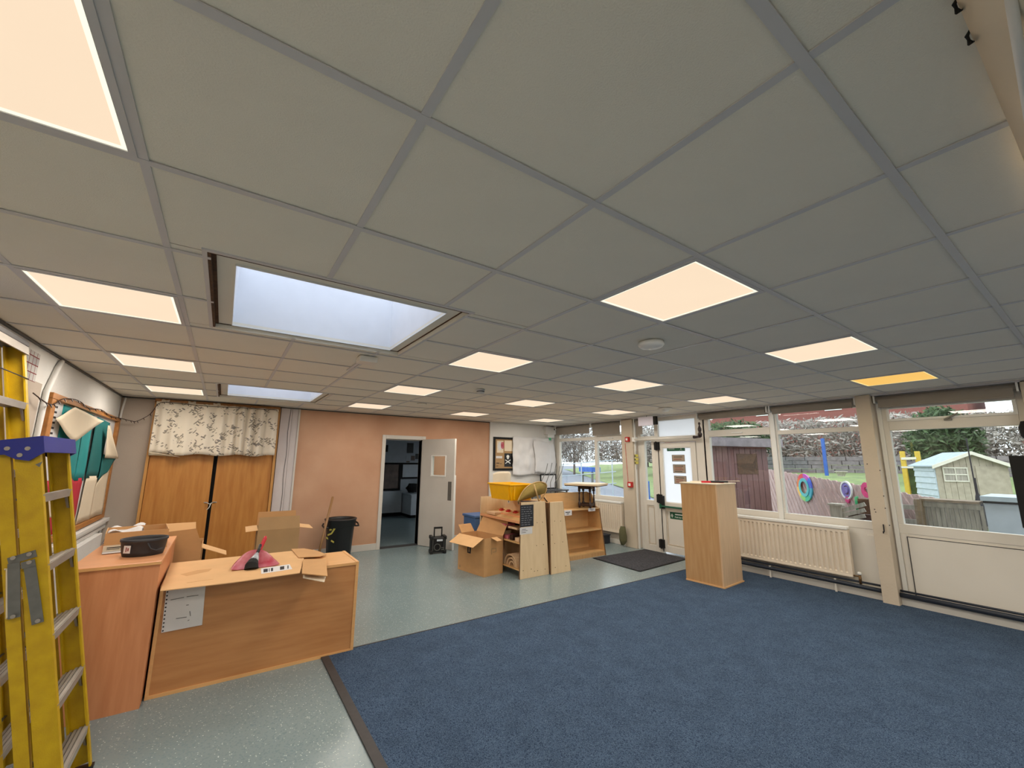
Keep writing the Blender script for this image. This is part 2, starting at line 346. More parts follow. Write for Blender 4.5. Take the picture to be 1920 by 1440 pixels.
def thing(name, label, cat, loc=(0, 0, 0), rz=0, group=None, kind=None):
    o = link(bpy.data.objects.new(name, None)); o.location = loc; o.rotation_euler = (0, 0, rz)
    o.empty_display_size = .1
    WM[o.name] = Matrix.Translation(loc) @ Matrix.Rotation(rz, 4, 'Z')
    if label: o['label'] = label
    if cat: o['category'] = cat
    if group: o['group'] = group
    if kind: o['kind'] = kind
    return o
def solo(name, b, m, label, cat, group=None, **kw):      # a thing that is one mesh, origin at its base centre
    xs = [p.x for p in b.v]; ys = [p.y for p in b.v]; zs = [p.z for p in b.v]
    c = Vector(((min(xs) + max(xs)) / 2, (min(ys) + max(ys)) / 2, min(zs)))
    b.v = [p - c for p in b.v]
    o = part(name, b, m, None, **kw); o.location = c; o['label'] = label; o['category'] = cat
    WM[o.name] = Matrix.Translation(c)
    if group: o['group'] = group
    return o
def struct(name, b=None, m=None, **kw):
    if b is None: return thing(name, None, None, kind='structure')
    return part(name, b, m, None, kind='structure', **kw)
def dup(src, parent=None, loc=None, name=None):
    c = src.copy(); link(c)
    if parent: c.parent = parent
    if loc is not None: c.location = loc
    for ch in [x for x in ALLCH.get(src.name, [])]: dup(ch, c)
    return c
ALLCH = {}
# ================================================================== ROOM
XL, XR, YB, YF, H = -2.77, 5.05, 6.80, -4.2, 2.40
fl = struct('floor', B().box(XL - .2, XR + .12, YF - .1, 11.3, -.12, 0), 'vinyl')
cp = solo('carpet', B().box(-.655, XR - .02, YF, 2.985, 0.0005, .009), 'carpet', 'large navy blue carpet covering the right side of the floor up to the windows', 'carpet')
struct('trim_1', B().box(-.71, -.655, YF, 3.0, 0.0005, .011), 'edge')
struct('trim_2', B().box(-.655, XR - .02, 2.985, 3.0, 0.0005, .011), 'edge')
# left wall
wl = struct('wall_left', B().box(XL - .2, XL, YF, 11.3, 0, 2.8), 'wallw')
part('painted_panel', B().box(XL, XL + .004, YF, 3.86, .9, 2.13), 'wallgrey', wl)
struct('wall_front', B().box(XL - .2, XR + .12, YF - .15, YF, 0, 2.8), 'wallw')
# back wall with door opening
DX0, DX1, DZ = .94, 1.66, 1.955
wb = struct('wall_back', B().box(XL, DX0, YB, YB + .14, 0, 2.8).box(DX1, XR + .1, YB, YB + .14, 0, 2.8).box(DX0, DX1, YB, YB + .14, DZ, 2.8), 'wallgrey')
part('plaster_panel', B().box(-.54, DX0 - .06, YB - .012, YB, .09, 2.385).box(DX1 + .06, 3.22, YB - .012, YB, .09, 2.385).box(DX0 - .06, DX1 + .06, YB - .012, YB, DZ + .06, 2.385), 'plaster', wb)
part('white_panel', B().box(3.22, XR, YB - .03, YB, 0, H), 'wallw', wb)
part('trim', B().box(3.2, 3.25, YB - .045, YB, 0, H), 'wallw', wb)
part('boxing', B().box(-.82, -.66, YB - .06, YB, 0, 2.385).box(-.655, -.56, YB - .04, YB, 0, 2.385), 'lilac', wb)
part('trim', B().box(-.56, -.535, YB - .055, YB, 0, 2.385), 'white', wb)
part('cable', B().tube([(-.69 + .008 * math.sin(i * 1.7), YB - .066, .1 + i * .19) for i in range(13)], .003, 5), 'darkgrey', wb)
struct('baseboard_back', B().box(-.53, DX0 - .06, YB - .03, YB - .012, 0, .11).box(DX1 + .06, 3.2, YB - .03, YB - .012, 0, .11), 'white', bevel=.004)
struct('trim_3', B().box(XL, XR, YB - .025, YB, 2.385, 2.4), 'darkgrey')
struct('trim_4', B().box(XL, XL + .02, YF, YB, 2.388, 2.4), 'darkgrey')
# door 2 (open leaf) frame
d1 = struct('door_1')
part('frame', B().box(DX0 - .065, DX0, YB - .035, YB + .14, 0, DZ + .07).box(DX1, DX1 + .065, YB - .035, YB + .14, 0, DZ + .07).box(DX0, DX1, YB - .035, YB + .14, DZ, DZ + .07), 'white', d1, bevel=.004)
part('stop', B().box(DX0, DX0 + .015, YB + .05, YB + .08, 0, DZ).box(DX0 + .015, DX1, YB + .05, YB + .08, DZ - .015, DZ), 'white', d1)
part('threshold', B().box(DX0, DX1, YB - .02, YB + .12, 0, .012), 'darkgrey', d1)
h0 = Vector((DX1 + .01, YB - .05, 0)); dd = (Vector((2.005, 6.03, 0)) - h0); LW = dd.length; ang = math.atan2(dd.y, dd.x)
lf = thing('door_leaf', 'open white door leaf with small square vision panel beside the black radio', 'door', h0, ang)
wx0, wx1, wz0, wz1 = .24, .60, 1.27, 1.66
part('panel', B().box(0, wx0, -.022, .022, .008, 1.965).box(wx1, LW, -.022, .022, .008, 1.965).box(wx0, wx1, -.022, .022, .008, wz0).box(wx0, wx1, -.022, .022, wz1, 1.965), 'white', lf, local=True)
part('vision_frame', B().box(wx0, wx0 + .025, -.03, .03, wz0, wz1).box(wx1 - .02, wx1, -.03, .03, wz0, wz1).box(wx0 + .025, wx1 - .02, -.03, .03, wz0, wz0 + .025).box(wx0 + .025, wx1 - .02, -.03, .03, wz1 - .015, wz1), 'upvcw', lf, local=True)
part('vision_glass', B().box(wx0 + .025, wx1 - .02, -.003, .003, wz0 + .025, wz1 - .015), 'glass', lf, local=True)
part('push_plate', B().box(LW - .13, LW - .05, -.026, -.022, .85, 1.185), 'steel', lf, local=True)
part('edge_strip', B().box(LW, LW + .012, -.024, .024, .0, 1.3), 'upvcw', lf, local=True)
# ------------------------------------------------------------------ hall beyond
struct('wall_hall_back', B().box(-.2, 5.1, 11.2, 11.35, 0, 2.8), 'hall')
struct('wall_hall_right', B().box(4.6, 4.75, YB + .14, 7.6, 0, 2.8).box(4.6, 4.75, 10.2, 11.2, 0, 2.8).box(4.6, 4.75, 7.6, 10.2, 0, .9).box(4.6, 4.75, 7.6, 10.2, 2.2, 2.8), 'hall')
w = struct('window_7'); part('pane', B().box(4.67, 4.68, 7.66, 10.14, .96, 2.14), 'glass', w); part('frame', B().box(4.64, 4.71, 7.6, 7.66, .9, 2.2).box(4.64, 4.71, 10.14, 10.2, .9, 2.2).box(4.64, 4.71, 7.66, 10.14, .9, .96).box(4.64, 4.71, 7.66, 10.14, 2.14, 2.2), 'upvcw', w)  # unseen window, added to let daylight brighten the hall
struct('wall_hall_left', B().box(-.35, -.2, YB + .14, 11.2, 0, 2.8), 'hall')
struct('ceiling_hall', B().box(-.35, 4.75, YB + .14, 11.35, 2.42, 2.5), 'hallw')
def pinboard(x0, x1, z0, z1, label, inner='hallboard'):
    t = thing('pinboard', label, 'noticeboard', ((x0 + x1) / 2, 11.19, z0))
    part('frame', B().box(x0, x1, 11.16, 11.2, z0, z0 + .05).box(x0, x1, 11.16, 11.2, z1 - .05, z1).box(x0, x0 + .05, 11.16, 11.2, z0 + .05, z1 - .05).box(x1 - .05, x1, 11.16, 11.2, z0 + .05, z1 - .05), 'matt', t)
    part('backing', B().box(x0 + .05, x1 - .05, 11.185, 11.2, z0 + .05, z1 - .05), inner, t)
    return t
pinboard(1.7, 2.86, .70, 1.49, 'dark framed pinboard with crumpled brown backing low on the far wall through the doorway')
pb = pinboard(2.86, 3.9, 1.02, 1.49, 'dark framed grey pinboard at the right of the far wall through the doorway', 'hallw')
t = thing('wall_display', 'group of dark papers high on the far wall seen through the doorway', 'display', (3.2, 11.19, 1.5))
for i, (x, z, w, h) in enumerate([(3.02, 1.78, .2, .3), (3.0, 1.56, .12, .14), (3.16, 1.56, .12, .14), (3.3, 1.6, .12, .16), (3.02, 1.5, .1, .04), (2.3, 1.8, .14, .2), (2.2, 1.55, .16, .2)]):
    part('paper_sheet', B().box(x, x + w, 11.188, 11.199, z, z + h), 'black' if i in (0, 5, 3) else 'hall' if i % 2 else 'hallboard', t)
u = thing('low_cupboard', 'low white cupboard run under the pinboard beyond the doorway', 'cupboard', (2.2, 11.0, 0))
part('body', B().box(1.2, 2.84, 10.95, 11.19, .1, .66), 'hallw', u); part('plinth', B().box(1.2, 2.84, 11.0, 11.19, 0, .1), 'matt', u); part('top', B().box(1.2, 2.85, 10.93, 11.19, .66, .69), 'hallw', u)
u = thing('white_box_unit', 'white box seat unit projecting into the dim room, under black bags', 'cupboard', (3.3, 10.7, 0))
part('body', B().box(2.88, 3.9, 10.3, 11.19, .08, .60), 'hallw', u); part('plinth', B().box(2.9, 3.9, 10.35, 11.19, 0, .08), 'matt', u); part('top', B().box(2.86, 3.9, 10.28, 11.19, .60, .63), 'hallw', u)
def blob(c, r, sq=(1, 1, 1), seed=0, n=12, amp=.18):
    rnd = random.Random(seed); bm = bmesh.new(); bmesh.ops.create_icosphere(bm, subdivisions=2, radius=1)
    b = B(); vs = []
    for v in bm.verts: k = 1 + rnd.uniform(-amp, amp); vs.append((c[0] + v.co.x * r * sq[0] * k, c[1] + v.co.y * r * sq[1] * k, max(c[2] - r * sq[2], c[2] + v.co.z * r * sq[2] * k)))
    b.add(vs, [tuple(x.index for x in f.verts) for f in bm.faces]); bm.free(); return b
solo('black_bag', blob((3.08, 10.7, .78), .2, (1.1, 1, .65), 1), 'matt', 'left of two slumped black bags on the white unit beyond the doorway', 'bag', smooth=True)
solo('black_bag', blob((3.62, 10.8, .83), .24, (1, 1, .8), 2), 'matt', 'right of two slumped black bags on the white unit beyond the doorway', 'bag', smooth=True)
# ================================================================== CEILING
SKY1 = (-1.655, -.445, 1.145, 2.315); SKY2 = (-1.655, -.445, 4.78, 5.98)
LIGHTS = [(i, j) for i in (-4, 0, 3, 6) for j in (0, 3, 6, 9)]
BACKL = [(i, j) for i in (-4, 0, 3, 6) for j in (-3, -6)]
ce = struct('ceiling')
CXR = 4.93
def cut(r, h):
    x0, x1, y0, y1 = r; a, b, c, d = h
    if a >= x1 or b <= x0 or c >= y1 or d <= y0: return [r]
    o = []
    if y0 < c: o.append((x0, x1, y0, c))
    if d < y1: o.append((x0, x1, d, y1))
    m0, m1 = max(y0, c), min(y1, d)
    if x0 < a: o.append((x0, a, m0, m1))
    if b < x1: o.append((b, x1, m0, m1))
    return o
cells = []; tile_mesh = None
for i in range(-5, 9):
    for j in range(-7, 12):
        if (i, j) in LIGHTS or (i, j) in BACKL: continue
        r = (max(i * .6, XL), min((i + 1) * .6, CXR), max(j * .6, YF), min((j + 1) * .6, YB))
        if r[1] - r[0] < .02 or r[3] - r[2] < .02: continue
        rs = [q for p in cut(r, SKY1) for q in cut(p, SKY2)]
        for q in rs:
            if q[1] - q[0] < .02 or q[3] - q[2] < .02: continue
            cells.append((q, q == (i * .6, (i + 1) * .6, j * .6, (j + 1) * .6)))
for q, full in cells:
    dz = random.uniform(0, .0012)
    if full and tile_mesh:
        o = link(bpy.data.objects.new('ceiling_tile', tile_mesh)); o.location = (q[0], q[2], 2.4035 + dz); o.parent = ce; continue
    b = B().box(.004, q[1] - q[0] - .004, .004, q[3] - q[2] - .004, 0, .015)
    o = part('ceiling_tile', b, 'tile', ce, local=True); o.location = (q[0], q[2], 2.4035 + dz)
    if full: tile_mesh = o.data
def spans(a0, a1, holes):
    out = [(a0, a1)]
    for h0_, h1_ in holes: out = [s for p in out for s in ([(p[0], min(p[1], h0_))] if p[0] < h0_ else []) + ([(max(p[0], h1_), p[1])] if p[1] > h1_ else []) if s[1] - s[0] > .01] 
    return out
for i in range(-4, 9):
    x = i * .6; b = B()
    if x > CXR: continue
    for a, c in spans(YF, YB, [(s[2], s[3]) for s in (SKY1, SKY2) if s[0] < x < s[1]]): b.box(x - .012, x + .012, a, c, 2.4, 2.4035)
    part('cross_tee', b, 'tee', ce)
for j in range(-6, 12):
    y = j * .6; b = B()
    if y > YB: continue
    for a, c in spans(XL, CXR, [(s[0], s[1]) for s in (SKY1, SKY2) if s[2] < y < s[3]]): b.box(a, c, y - .012, y + .012, 2.3985, 2.4019)
    part('main_tee', b, 'tee', ce)
part('edge_angle', B().box(CXR, XR, YF, YB, 2.385, 2.42), 'tee', ce)
# roof slab with rooflight holes
rf = [(XL - .2, 5.9, YF - .2, 11.4)]
for h in ((-1.58, -.51, 1.255, 2.30), (-1.58, -.51, 4.89, 5.935)): rf = [q for p in rf for q in cut(p, h)]
b = B()
for q in rf: b.box(q[0], q[1], q[2], q[3], 2.74, 2.86)
struct('roof', b, 'stonew')
struct('wall_upper_right', B().box(XR, XR + .15, YF, 11.4, 2.4, 2.74), 'wallw')
for n_, (S, ins, lab) in enumerate([(SKY1, (-1.566, -.522, 1.268, 2.285), ''), (SKY2, (-1.566, -.53, 4.905, 5.92), '')]):
    w = struct('window_%d' % (5 + n_)); x0, x1, y0, y1 = S; a0, a1, c0, c1 = ins
    part('raw_edge', B().box(x0 - .012, x1 + .006, y0 - .012, y0, 2.399, 2.445).box(x0 - .012, x0, y0, y1, 2.399, 2.445).box(x0, x1, y0, y0 + .032, 2.424, 2.4295).box(x0, x0 + .016, y0 + .032, y1, 2.424, 2.4295), 'brownedge', w)
    part('edge_lining', B().box(x1, x1 + .006, y0, y1, 2.399, 2.445).box(x0, x1, y1, y1 + .006, 2.399, 2.445), 'tile', w)
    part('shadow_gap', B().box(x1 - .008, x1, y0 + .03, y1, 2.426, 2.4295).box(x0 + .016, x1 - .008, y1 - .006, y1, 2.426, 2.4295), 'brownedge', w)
    part('angle_trim', B().box(x0 - .03, x1 + .03, y0 - .03, y0 - .012, 2.3975, 2.404).box(x0 - .03, x0 - .012, y0 - .012, y1 + .02, 2.3975, 2.404).box(x1 + .006, x1 + .02, y0 - .012, y1 + .02, 2.3975, 2.404), 'tee', w)
    b = B()
    for q in cut((x0, x1, y0, y1), (a0, a1, c0, c1)): b.box(q[0], q[1], q[2], q[3], 2.43, 2.445)
    part('lining_board', b, 'tile', w)
    part('lining_edge', B().box(a0, a1, c0 - .004, c0, 2.42, 2.43).box(a0 - .004, a0, c0, c1, 2.42, 2.43).box(a1, a1 + .004, c0, c1, 2.42, 2.43).box(a0, a1, c1, c1 + .004, 2.42, 2.43), 'upvcw', w)
    for q in ((a0 - .01, a0, c0, c1), (a1, a1 + .01, c0, c1), (a0 - .01, a1 + .01, c0 - .01, c0), (a0 - .01, a1 + .01, c1, c1 + .01)):
        part('shaft_panel', B().box(q[0], q[1], q[2], q[3], 2.445, 2.864), 'shaft', w)
    part('opal_pane', B().box(a0 - .03, a1 + .03, c0 - .03, c1 + .03, 2.865, 2.875), 'opal', w)
# lights
LAB = {(-4, 0): 'huge square ceiling light cut off by the top left corner', (-4, 3): 'square ceiling light just left of the nearer skylight',
 (-4, 6): 'third square ceiling light along the left wall, left of the ceiling sensor bracket', (-4, 9): 'smallest ceiling light of the left row, beside the curtained cupboard',
 (0, 0): 'largest square ceiling light right of centre, in front of the round white sensor', (0, 3): 'square ceiling light right of the nearer skylight, above the doorway side',
 (0, 6): 'second ceiling light back in the row right of the skylights, over the plaster wall', (0, 9): 'last ceiling light of the row right of the skylights, near the plaster wall',
 (3, 0): 'square ceiling light between the largest light and the amber one', (3, 3): 'square ceiling light above the shelving, just beyond the round white sensor',
 (3, 6): 'square ceiling light above the yellow tub, third in its row', (3, 9): 'ceiling light nearest the plaster wall, above the open white door',
 (6, 0): 'amber-glowing square ceiling light near the rightmost window', (6, 3): 'ceiling light in front of the blinds over the middle window',
 (6, 6): 'ceiling light near the exit door and its hanging white sign', (6, 9): 'smallest far ceiling light in the window-side row above the pinned white sheet'}
lproto = None
def make_light(am):
    t = thing('ceiling_light', None, 'ceiling light', (0, 0, 2.4))
    part('frame', B().box(.012, .588, .012, .03, 2.3965, 2.41).box(.012, .588, .57, .588, 2.3965, 2.41).box(.012, .03, .03, .57, 2.3965, 2.41).box(.57, .588, .03, .57, 2.3965, 2.41), 'tee', t)
    part('diffuser', B().box(.042, .558, .042, .558, 2.401, 2.406), 'amber' if am else 'panel', t)
    part('diffuser_rim', B().box(.03, .57, .03, .042, 2.3995, 2.406).box(.03, .57, .558, .57, 2.3995, 2.406).box(.03, .042, .042, .558, 2.3995, 2.406).box(.558, .57, .042, .558, 2.3995, 2.406), 'amberrim' if am else 'rim', t)
    part('housing', B().box(.03, .57, .03, .57, 2.407, 2.43), 'steel', t)
    return t
protos = {False: make_light(False), True: None}
for am in (False, True):
    if am: protos[True] = make_light(True)
kids = {a: [o for o in SC.objects if o.parent == protos[a]] for a in protos}
used = {False: False, True: False}
for (i, j) in LIGHTS + BACKL:
    am = (i, j) == (6, 0)
    if not used[am]: t = protos[am]; used[am] = True
    else:
        t = protos[am].copy(); link(t)
        for k in kids[am]: c = k.copy(); link(c); c.parent = t
    t.location = (i * .6, j * .6, 2.4); t['group'] = 'square ceiling light panels'
    t['label'] = LAB.get((i, j), 'square ceiling light panel behind the camera, %s row, %s' % ({-3: 'nearer', -6: 'farther'}.get(j, ''), {-4: 'above the ladder side', 0: 'left of the middle', 3: 'right of the middle', 6: 'window side'}[i]))
    ld = bpy.data.lights.new('panel_lamp', 'AREA'); ld.shape = 'SQUARE'; ld.size = .52; ld.energy = LAMP_W * (.5 if am else 1); ld.color = (1, .80, .45) if am else (1, .925, .82)
    ld.spread = math.radians(180)
    lo = link(bpy.data.objects.new('panel_lamp', ld)); lo.location = (.3, .3, -.005); lo.parent = t
# ================================================================== WINDOW WALL  (plane x ~ 5.05)
GX = 5.09                                     # glass plane
wr = struct('wall_right', B().box(XR, XR + .12, YF, .72, 0, .79).box(XR, XR + .12, .9, 3.0, 0, .79).box(XR, XR + .12, 4.62, YB, 0, .84)
            .box(XR, XR + .12, YF, -2.2, .79, 2.4).box(XR, XR + .12, 6.66, YB, .84, 2.4)
            .box(XR, XR + .12, YF, YB, 2.36, 2.4), 'upvc')
F0, F1 = 5.045, 5.115
def rails(name, boxes, parent, m='upvc'):
    for y0, y1, z0, z1, *x in boxes:
        part(name, B().box(x[0] if x else F0, x[1] if len(x) > 1 else F1, y0, y1, z0, z1), m, parent, bevel=.004)
def pane(y0, y1, z0, z1, parent, m='glass', nm='pane'):
    part(nm, B().box(GX - .003, GX + .003, y0, y1, z0, z1), m, parent)
# window 1 (far)
w = struct('window_1')
rails('frame_rail', [(4.63, 6.66, .79, .885), (4.68, 5.40, 2.0, 2.12), (5.47, 6.60, 2.03, 2.10), (4.63, 6.66, 2.3, 2.36)], w)
rails('frame_stile', [(4.63, 4.68, .885, 2.3), (5.40, 5.47, .885, 2.3), (6.60, 6.66, .885, 2.3)], w)
for q in ((4.68, 5.40, .885, 2.0), (5.47, 6.60, .885, 2.03), (4.68, 5.40, 2.12, 2.3), (5.47, 6.60, 2.10, 2.3)): pane(*q, w)
part('window_handle', B().bar((5.03, 4.95, 2.05), (5.03, 5.07, 2.055), .014).bar((5.03, 4.95, 2.05), (5.05, 4.95, 2.05), .02), 'upvcw', w)
# window 2
w = struct('window_2')
rails('frame_rail', [(.90, 2.97, .79, .885), (1.975, 2.90, 1.985, 2.09), (.935, 1.87, 1.975, 2.035), (.90, 2.97, 2.28, 2.36)], w)
rails('frame_stile', [(1.87, 1.90, .885, 2.28), (1.95, 1.975, .885, 2.28), (2.90, 3.0, .885, 2.28)], w)
rails('frame_stile', [(1.895, 1.955, .79, 2.36, 5.02, 5.12)], w, 'upvcw')
rails('frame_stile', [(.90, .935, .885, 2.28)], w)
for q in ((.935, 1.87, .885, 1.975), (1.975, 2.90, .885, 1.985), (.935, 1.87, 2.035, 2.28), (1.975, 2.90, 2.09, 2.28)): pane(*q, w)
part('window_handle', B().bar((5.035, 2.36, 2.03), (5.03, 2.52, 2.035), .016), 'upvcw', w)
part('lower_panel', B().box(5.035, 5.05, .9, 1.0, .1, .72), 'upvc', w)
# window 3
w = struct('window_3')
rails('frame_rail', [(-.4, .70, .785, .89), (-.345, .65, 1.965, 2.09), (-.345, .65, 2.225, 2.36)], w)
rails('frame_stile', [(.65, .70, .89, 2.36), (-.40, -.345, .89, 2.36)], w)
rails('frame_stile', [(.70, .74, .0, 2.36, 5.03, 5.12)], w, 'upvcw')
pane(-.345, .65, .89, 1.965, w); pane(-.345, .65, 2.09, 2.225, w)
part('vent_sash', B().box(5.03, 5.045, -.345, .655, 2.075, 2.1).box(5.03, 5.045, .63, .655, 2.1, 2.22).box(5.03, 5.045, -.345, -.32, 2.1, 2.22), 'upvcw', w)
part('window_handle', B().bar((5.02, .165, 2.065), (5.0, .06, 2.12), .016).box(5.02, 5.045, .12, .18, 2.05, 2.07), 'steel', w)
part('lower_panel', B().box(5.03, 5.05, -.34, .63, .13, .75).box(5.035, 5.05, .63, .69, .0, .78), 'upvc', w)
part('lower_panel_groove', B().box(5.028, 5.032, -.35, .64, .75, .757).box(5.028, 5.032, .632, .64, .12, .757), 'darkgrey', w)
# window 4 (beside the pier at the right edge)
w = struct('window_4')
rails('frame_rail', [(-2.2, -.60, .785, .89), (-2.14, -.66, 1.965, 2.09), (-2.2, -.60, 2.225, 2.36)], w)
rails('frame_stile', [(-.66, -.60, .89, 2.225), (-2.2, -2.14, .89, 2.225)], w)
pane(-2.14, -.66, .89, 1.965, w); pane(-2.14, -.66, 2.09, 2.225, w)
# piers
struct('trim_5', B().box(4.895, 5.12, .755, .90, 0, 2.4), 'pier', bevel=.006)
struct('trim_6', B().box(4.93, 5.12, 4.36, 4.63, 0, 2.4), 'pier', bevel=.006)
struct('trim_7', B().box(4.93, 5.12, -.60, -.40, 0, 2.4), 'pier', bevel=.006)
struct('trim_8', B().box(4.97, 5.0, 4.335, 4.36, 0, 2.4), 'upvcw')
hk = B()
for (u_, v_) in ((1626, 870), (1650, 882), (1657, 930), (1660, 953), (1640, 955), (1668, 985), (1613, 872), (1642, 960)):
    p = at_x(u_, v_, 4.8949); hk.disc(p, .006, (0, 1, 0), (0, 0, 1), (-.003, 0, 0), 8)
pr = [o for o in SC.objects if o.name == 'trim_5'][0]
part('screw_hole', hk, 'ink', pr)
p = at_x(1657, 990, 4.885)
solo('wall_hook', B().tube([p + Vector((0, 0, .04)), p, p + Vector((-.004, 0, -.04)), p + Vector((-.02, .004, -.055)), p + Vector((-.03, 0, -.035))], .006, 6), 'ink', 'small black hook screwed low on the pier between the two right windows', 'hook', smooth=True)
# ledge and pipes along the wall foot
struct('baseboard_right', B().box(4.98, XR, YF, .755, 0, .09).box(4.98, XR, .9, 3.0, 0, .09).box(4.98, XR, 4.63, YB, 0, .09), 'upvc', bevel=.003)
pp = thing('heating_pipe', 'dark navy lagged heating pipe along the floor under the long radiator', 'pipe', (4.94, 1.95, 0))
part('pipe', B().tube([(4.93, .91, .125), (4.93, 1.2, .128), (4.93, 2.95, .13)], .024, 12), 'pipe', pp, smooth=True)
part('pipe', B().tube([(4.955, .91, .175), (4.955, 2.95, .175)], .012, 8), 'pipe', pp, smooth=True)
for y in (1.35, 2.1):
    part('pipe_clip', B().box(4.925, 4.945, y - .01, y + .01, .0095, .16), 'upvc', pp)
pp = thing('heating_pipe', 'dark navy heating pipe along the floor under the rightmost window', 'pipe', (4.94, .1, 0))
part('pipe', B().tube([(4.95, -2.0, .12), (4.95, .75, .12)], .026, 12), 'pipe', pp, smooth=True)
part('pipe', B().tube([(4.97, -2.0, .16), (4.97, .75, .16)], .012, 8), 'pipe', pp, smooth=True)
# radiators
def radiator(y0, y1, label, x=4.93):
    t = thing('radiator', label, 'radiator', (x + .04, (y0 + y1) / 2, .22), 0, 'cream panel radiators under the windows')
    z0, z1 = .225, .765; n = int((y1 - y0) / .055); pts = []
    for i in range(n):
        a = y0 + .012 + (y1 - y0 - .024) * i / n; w_ = (y1 - y0 - .024) / n
        pts += [(a, 0), (a + w_ * .45, .0), (a + w_ * .6, .016), (a + w_ * .85, .016)]
    pts.append((y1 - .012, 0))
    b = B(); zs = [z0, z0 + .03, z0 + .045, z1 - .05, z1 - .035, z1]
    vs = []; 
    for k, z in enumerate(zs):
        for (yy, dx) in pts: vs.append((x + (dx if k in (2, 3) else 0), yy, z))
    m_ = len(pts); fs = [(k * m_ + i, (k + 1) * m_ + i, (k + 1) * m_ + i + 1, k * m_ + i + 1) for k in range(len(zs) - 1) for i in range(m_ - 1)]
    b.add(vs, fs); b.box(x + .017, x + .03, y0 + .005, y1 - .005, z0, z1)
    part('front_panel', b, 'rad', t)
    part('side_cover', B().box(x, x + .07, y0 - .004, y0 + .012, z0, z1), 'rad', t); part('side_cover', B().box(x, x + .07, y1 - .012, y1 + .004, z0, z1), 'rad', t)
    part('top_grille', B().box(x - .012, x + .075, y0 - .008, y1 + .008, z1, z1 + .038), 'upvcw', t, bevel=.008)
    part('bottom_rail', B().box(x - .004, x + .03, y0, y1, z0 - .012, z0 + .012), 'rad', t, bevel=.004)
    part('valve', B().tube([(x + .02, y0, z0 + .01), (x + .02, y0 - .07, z0 + .01)], .009, 8).tube([(x + .02, y0 - .065, z0 + .03), (x + .02, y0 - .065, .15)], .014, 8), 'brass', t, smooth=True)
    part('valve_cap', B().lathe([(.018, 0), (.02, .012), (.018, .03), (.0, .034)], (x + .02, y0 - .065, z0 + .03), 12), 'upvcw', t, smooth=True)
    return t
radiator(1.165, 2.75, 'long cream radiator behind the tall wooden unit, under the middle window')
radiator(4.70, 5.75, 'cream radiator under the far window, behind the open bookcase')
# blinds
def blind(y0, y1, z0, label, x=4.95, z1=2.385):
    t = thing('roller_blind', label, 'blind', (x, (y0 + y1) / 2, z0), 0, 'rolled up window blinds')
    part('fabric', B().box(x, x + .004, y0 + .02, y1 - .02, z0, z1 - .05), 'blind', t)
    part('roller', B().tube([(x + .035, y0, z1 - .045), (x + .035, y1, z1 - .045)], .032, 14), 'blind', t, smooth=True)
    part('bottom_bar', B().box(x - .004, x + .01, y0 + .02, y1 - .02, z0 - .012, z0 + .006), 'blind', t, bevel=.003)
    part('bracket', B().box(x - .01, x + .08, y0 - .018, y0 - .002, z1 - .09, z1 + .01), 'upvcw', t)
    part('bracket', B().box(x - .01, x + .08, y1 + .002, y1 + .018, z1 - .09, z1 + .01), 'upvcw', t)
blind(.93, 1.90, 2.275, 'short rolled blind above the right half of the middle window')
blind(1.96, 3.02, 2.28, 'rolled blind above the left half of the middle window')
blind(-.37, .72, 2.25, 'wide rolled blind above the rightmost window')
blind(5.50, 6.62, 2.19, 'rolled blind over the left half of the far window')
blind(4.66, 5.45, 2.125, 'lower hanging grey blind over the right half of the far window')
blind(4.12, 4.32, 2.10, 'tiny grey blind over the sidelight beside the exit door')
# exit door (door_2) with sidelight and transom
w = struct('door_2')
rails('frame_stile', [(4.26, 4.33, 0, 2.36), (3.88, 3.955, 0, 2.36), (3.0, 3.14, 0, 2.36), (2.97, 3.0, .0, 2.36)], w)
rails('frame_rail', [(3.14, 3.88, 1.925, 2.03), (3.955, 4.26, 1.965, 2.05), (3.14, 3.88, 2.32, 2.36), (4.03, 4.19, .79, .885), (4.03, 4.19, 0, .10), (3.955, 4.26, 2.30, 2.36)], w)
rails('frame_stile', [(4.19, 4.26, 0, 1.965), (3.955, 4.03, 0, 1.965)], w)
part('sidelight_panel', B().box(5.06, 5.1, 4.03, 4.19, .10, .79), 'upvc', w); part('sidelight_bead', B().box(5.052, 5.06, 4.04, 4.18, .12, .13).box(5.052, 5.06, 4.04, 4.05, .13, .76).box(5.052, 5.06, 4.17, 4.18, .13, .76).box(5.052, 5.06, 4.04, 4.18, .76, .77), 'pier', w)
pane(4.03, 4.19, .885, 1.965, w); pane(3.955, 4.26, 2.05, 2.30, w)
pane(3.14, 3.88, 2.03, 2.32, w, 'film', 'frosted_transom')
dl = thing('exit_door', 'white half-glazed exit door with green push bar, frosted glass and pinned notices', 'door', (5.06, 3.5, 0))
part('stile', B().box(5.035, 5.10, 3.80, 3.865, .03, 1.915), 'upvc', dl, bevel=.004)
part('stile', B().box(5.035, 5.10, 3.15, 3.235, .03, 1.915), 'upvc', dl, bevel=.004)
part('rail', B().box(5.035, 5.10, 3.235, 3.80, 1.83, 1.915), 'upvc', dl, bevel=.004)
part('rail', B().box(5.035, 5.10, 3.235, 3.80, .77, .87), 'upvc', dl, bevel=.004)
part('rail', B().box(5.035, 5.10, 3.235, 3.80, .03, .14), 'upvc', dl, bevel=.004)
part('lower_panel', B().box(5.055, 5.09, 3.235, 3.80, .14, .77), 'upvc', dl)
part('panel_bead', B().box(5.045, 5.055, 3.25, 3.785, .155, .17).box(5.045, 5.055, 3.25, 3.785, .73, .745).box(5.045, 5.055, 3.25, 3.265, .17, .73).box(5.045, 5.055, 3.77, 3.785, .17, .73), 'pier', dl)
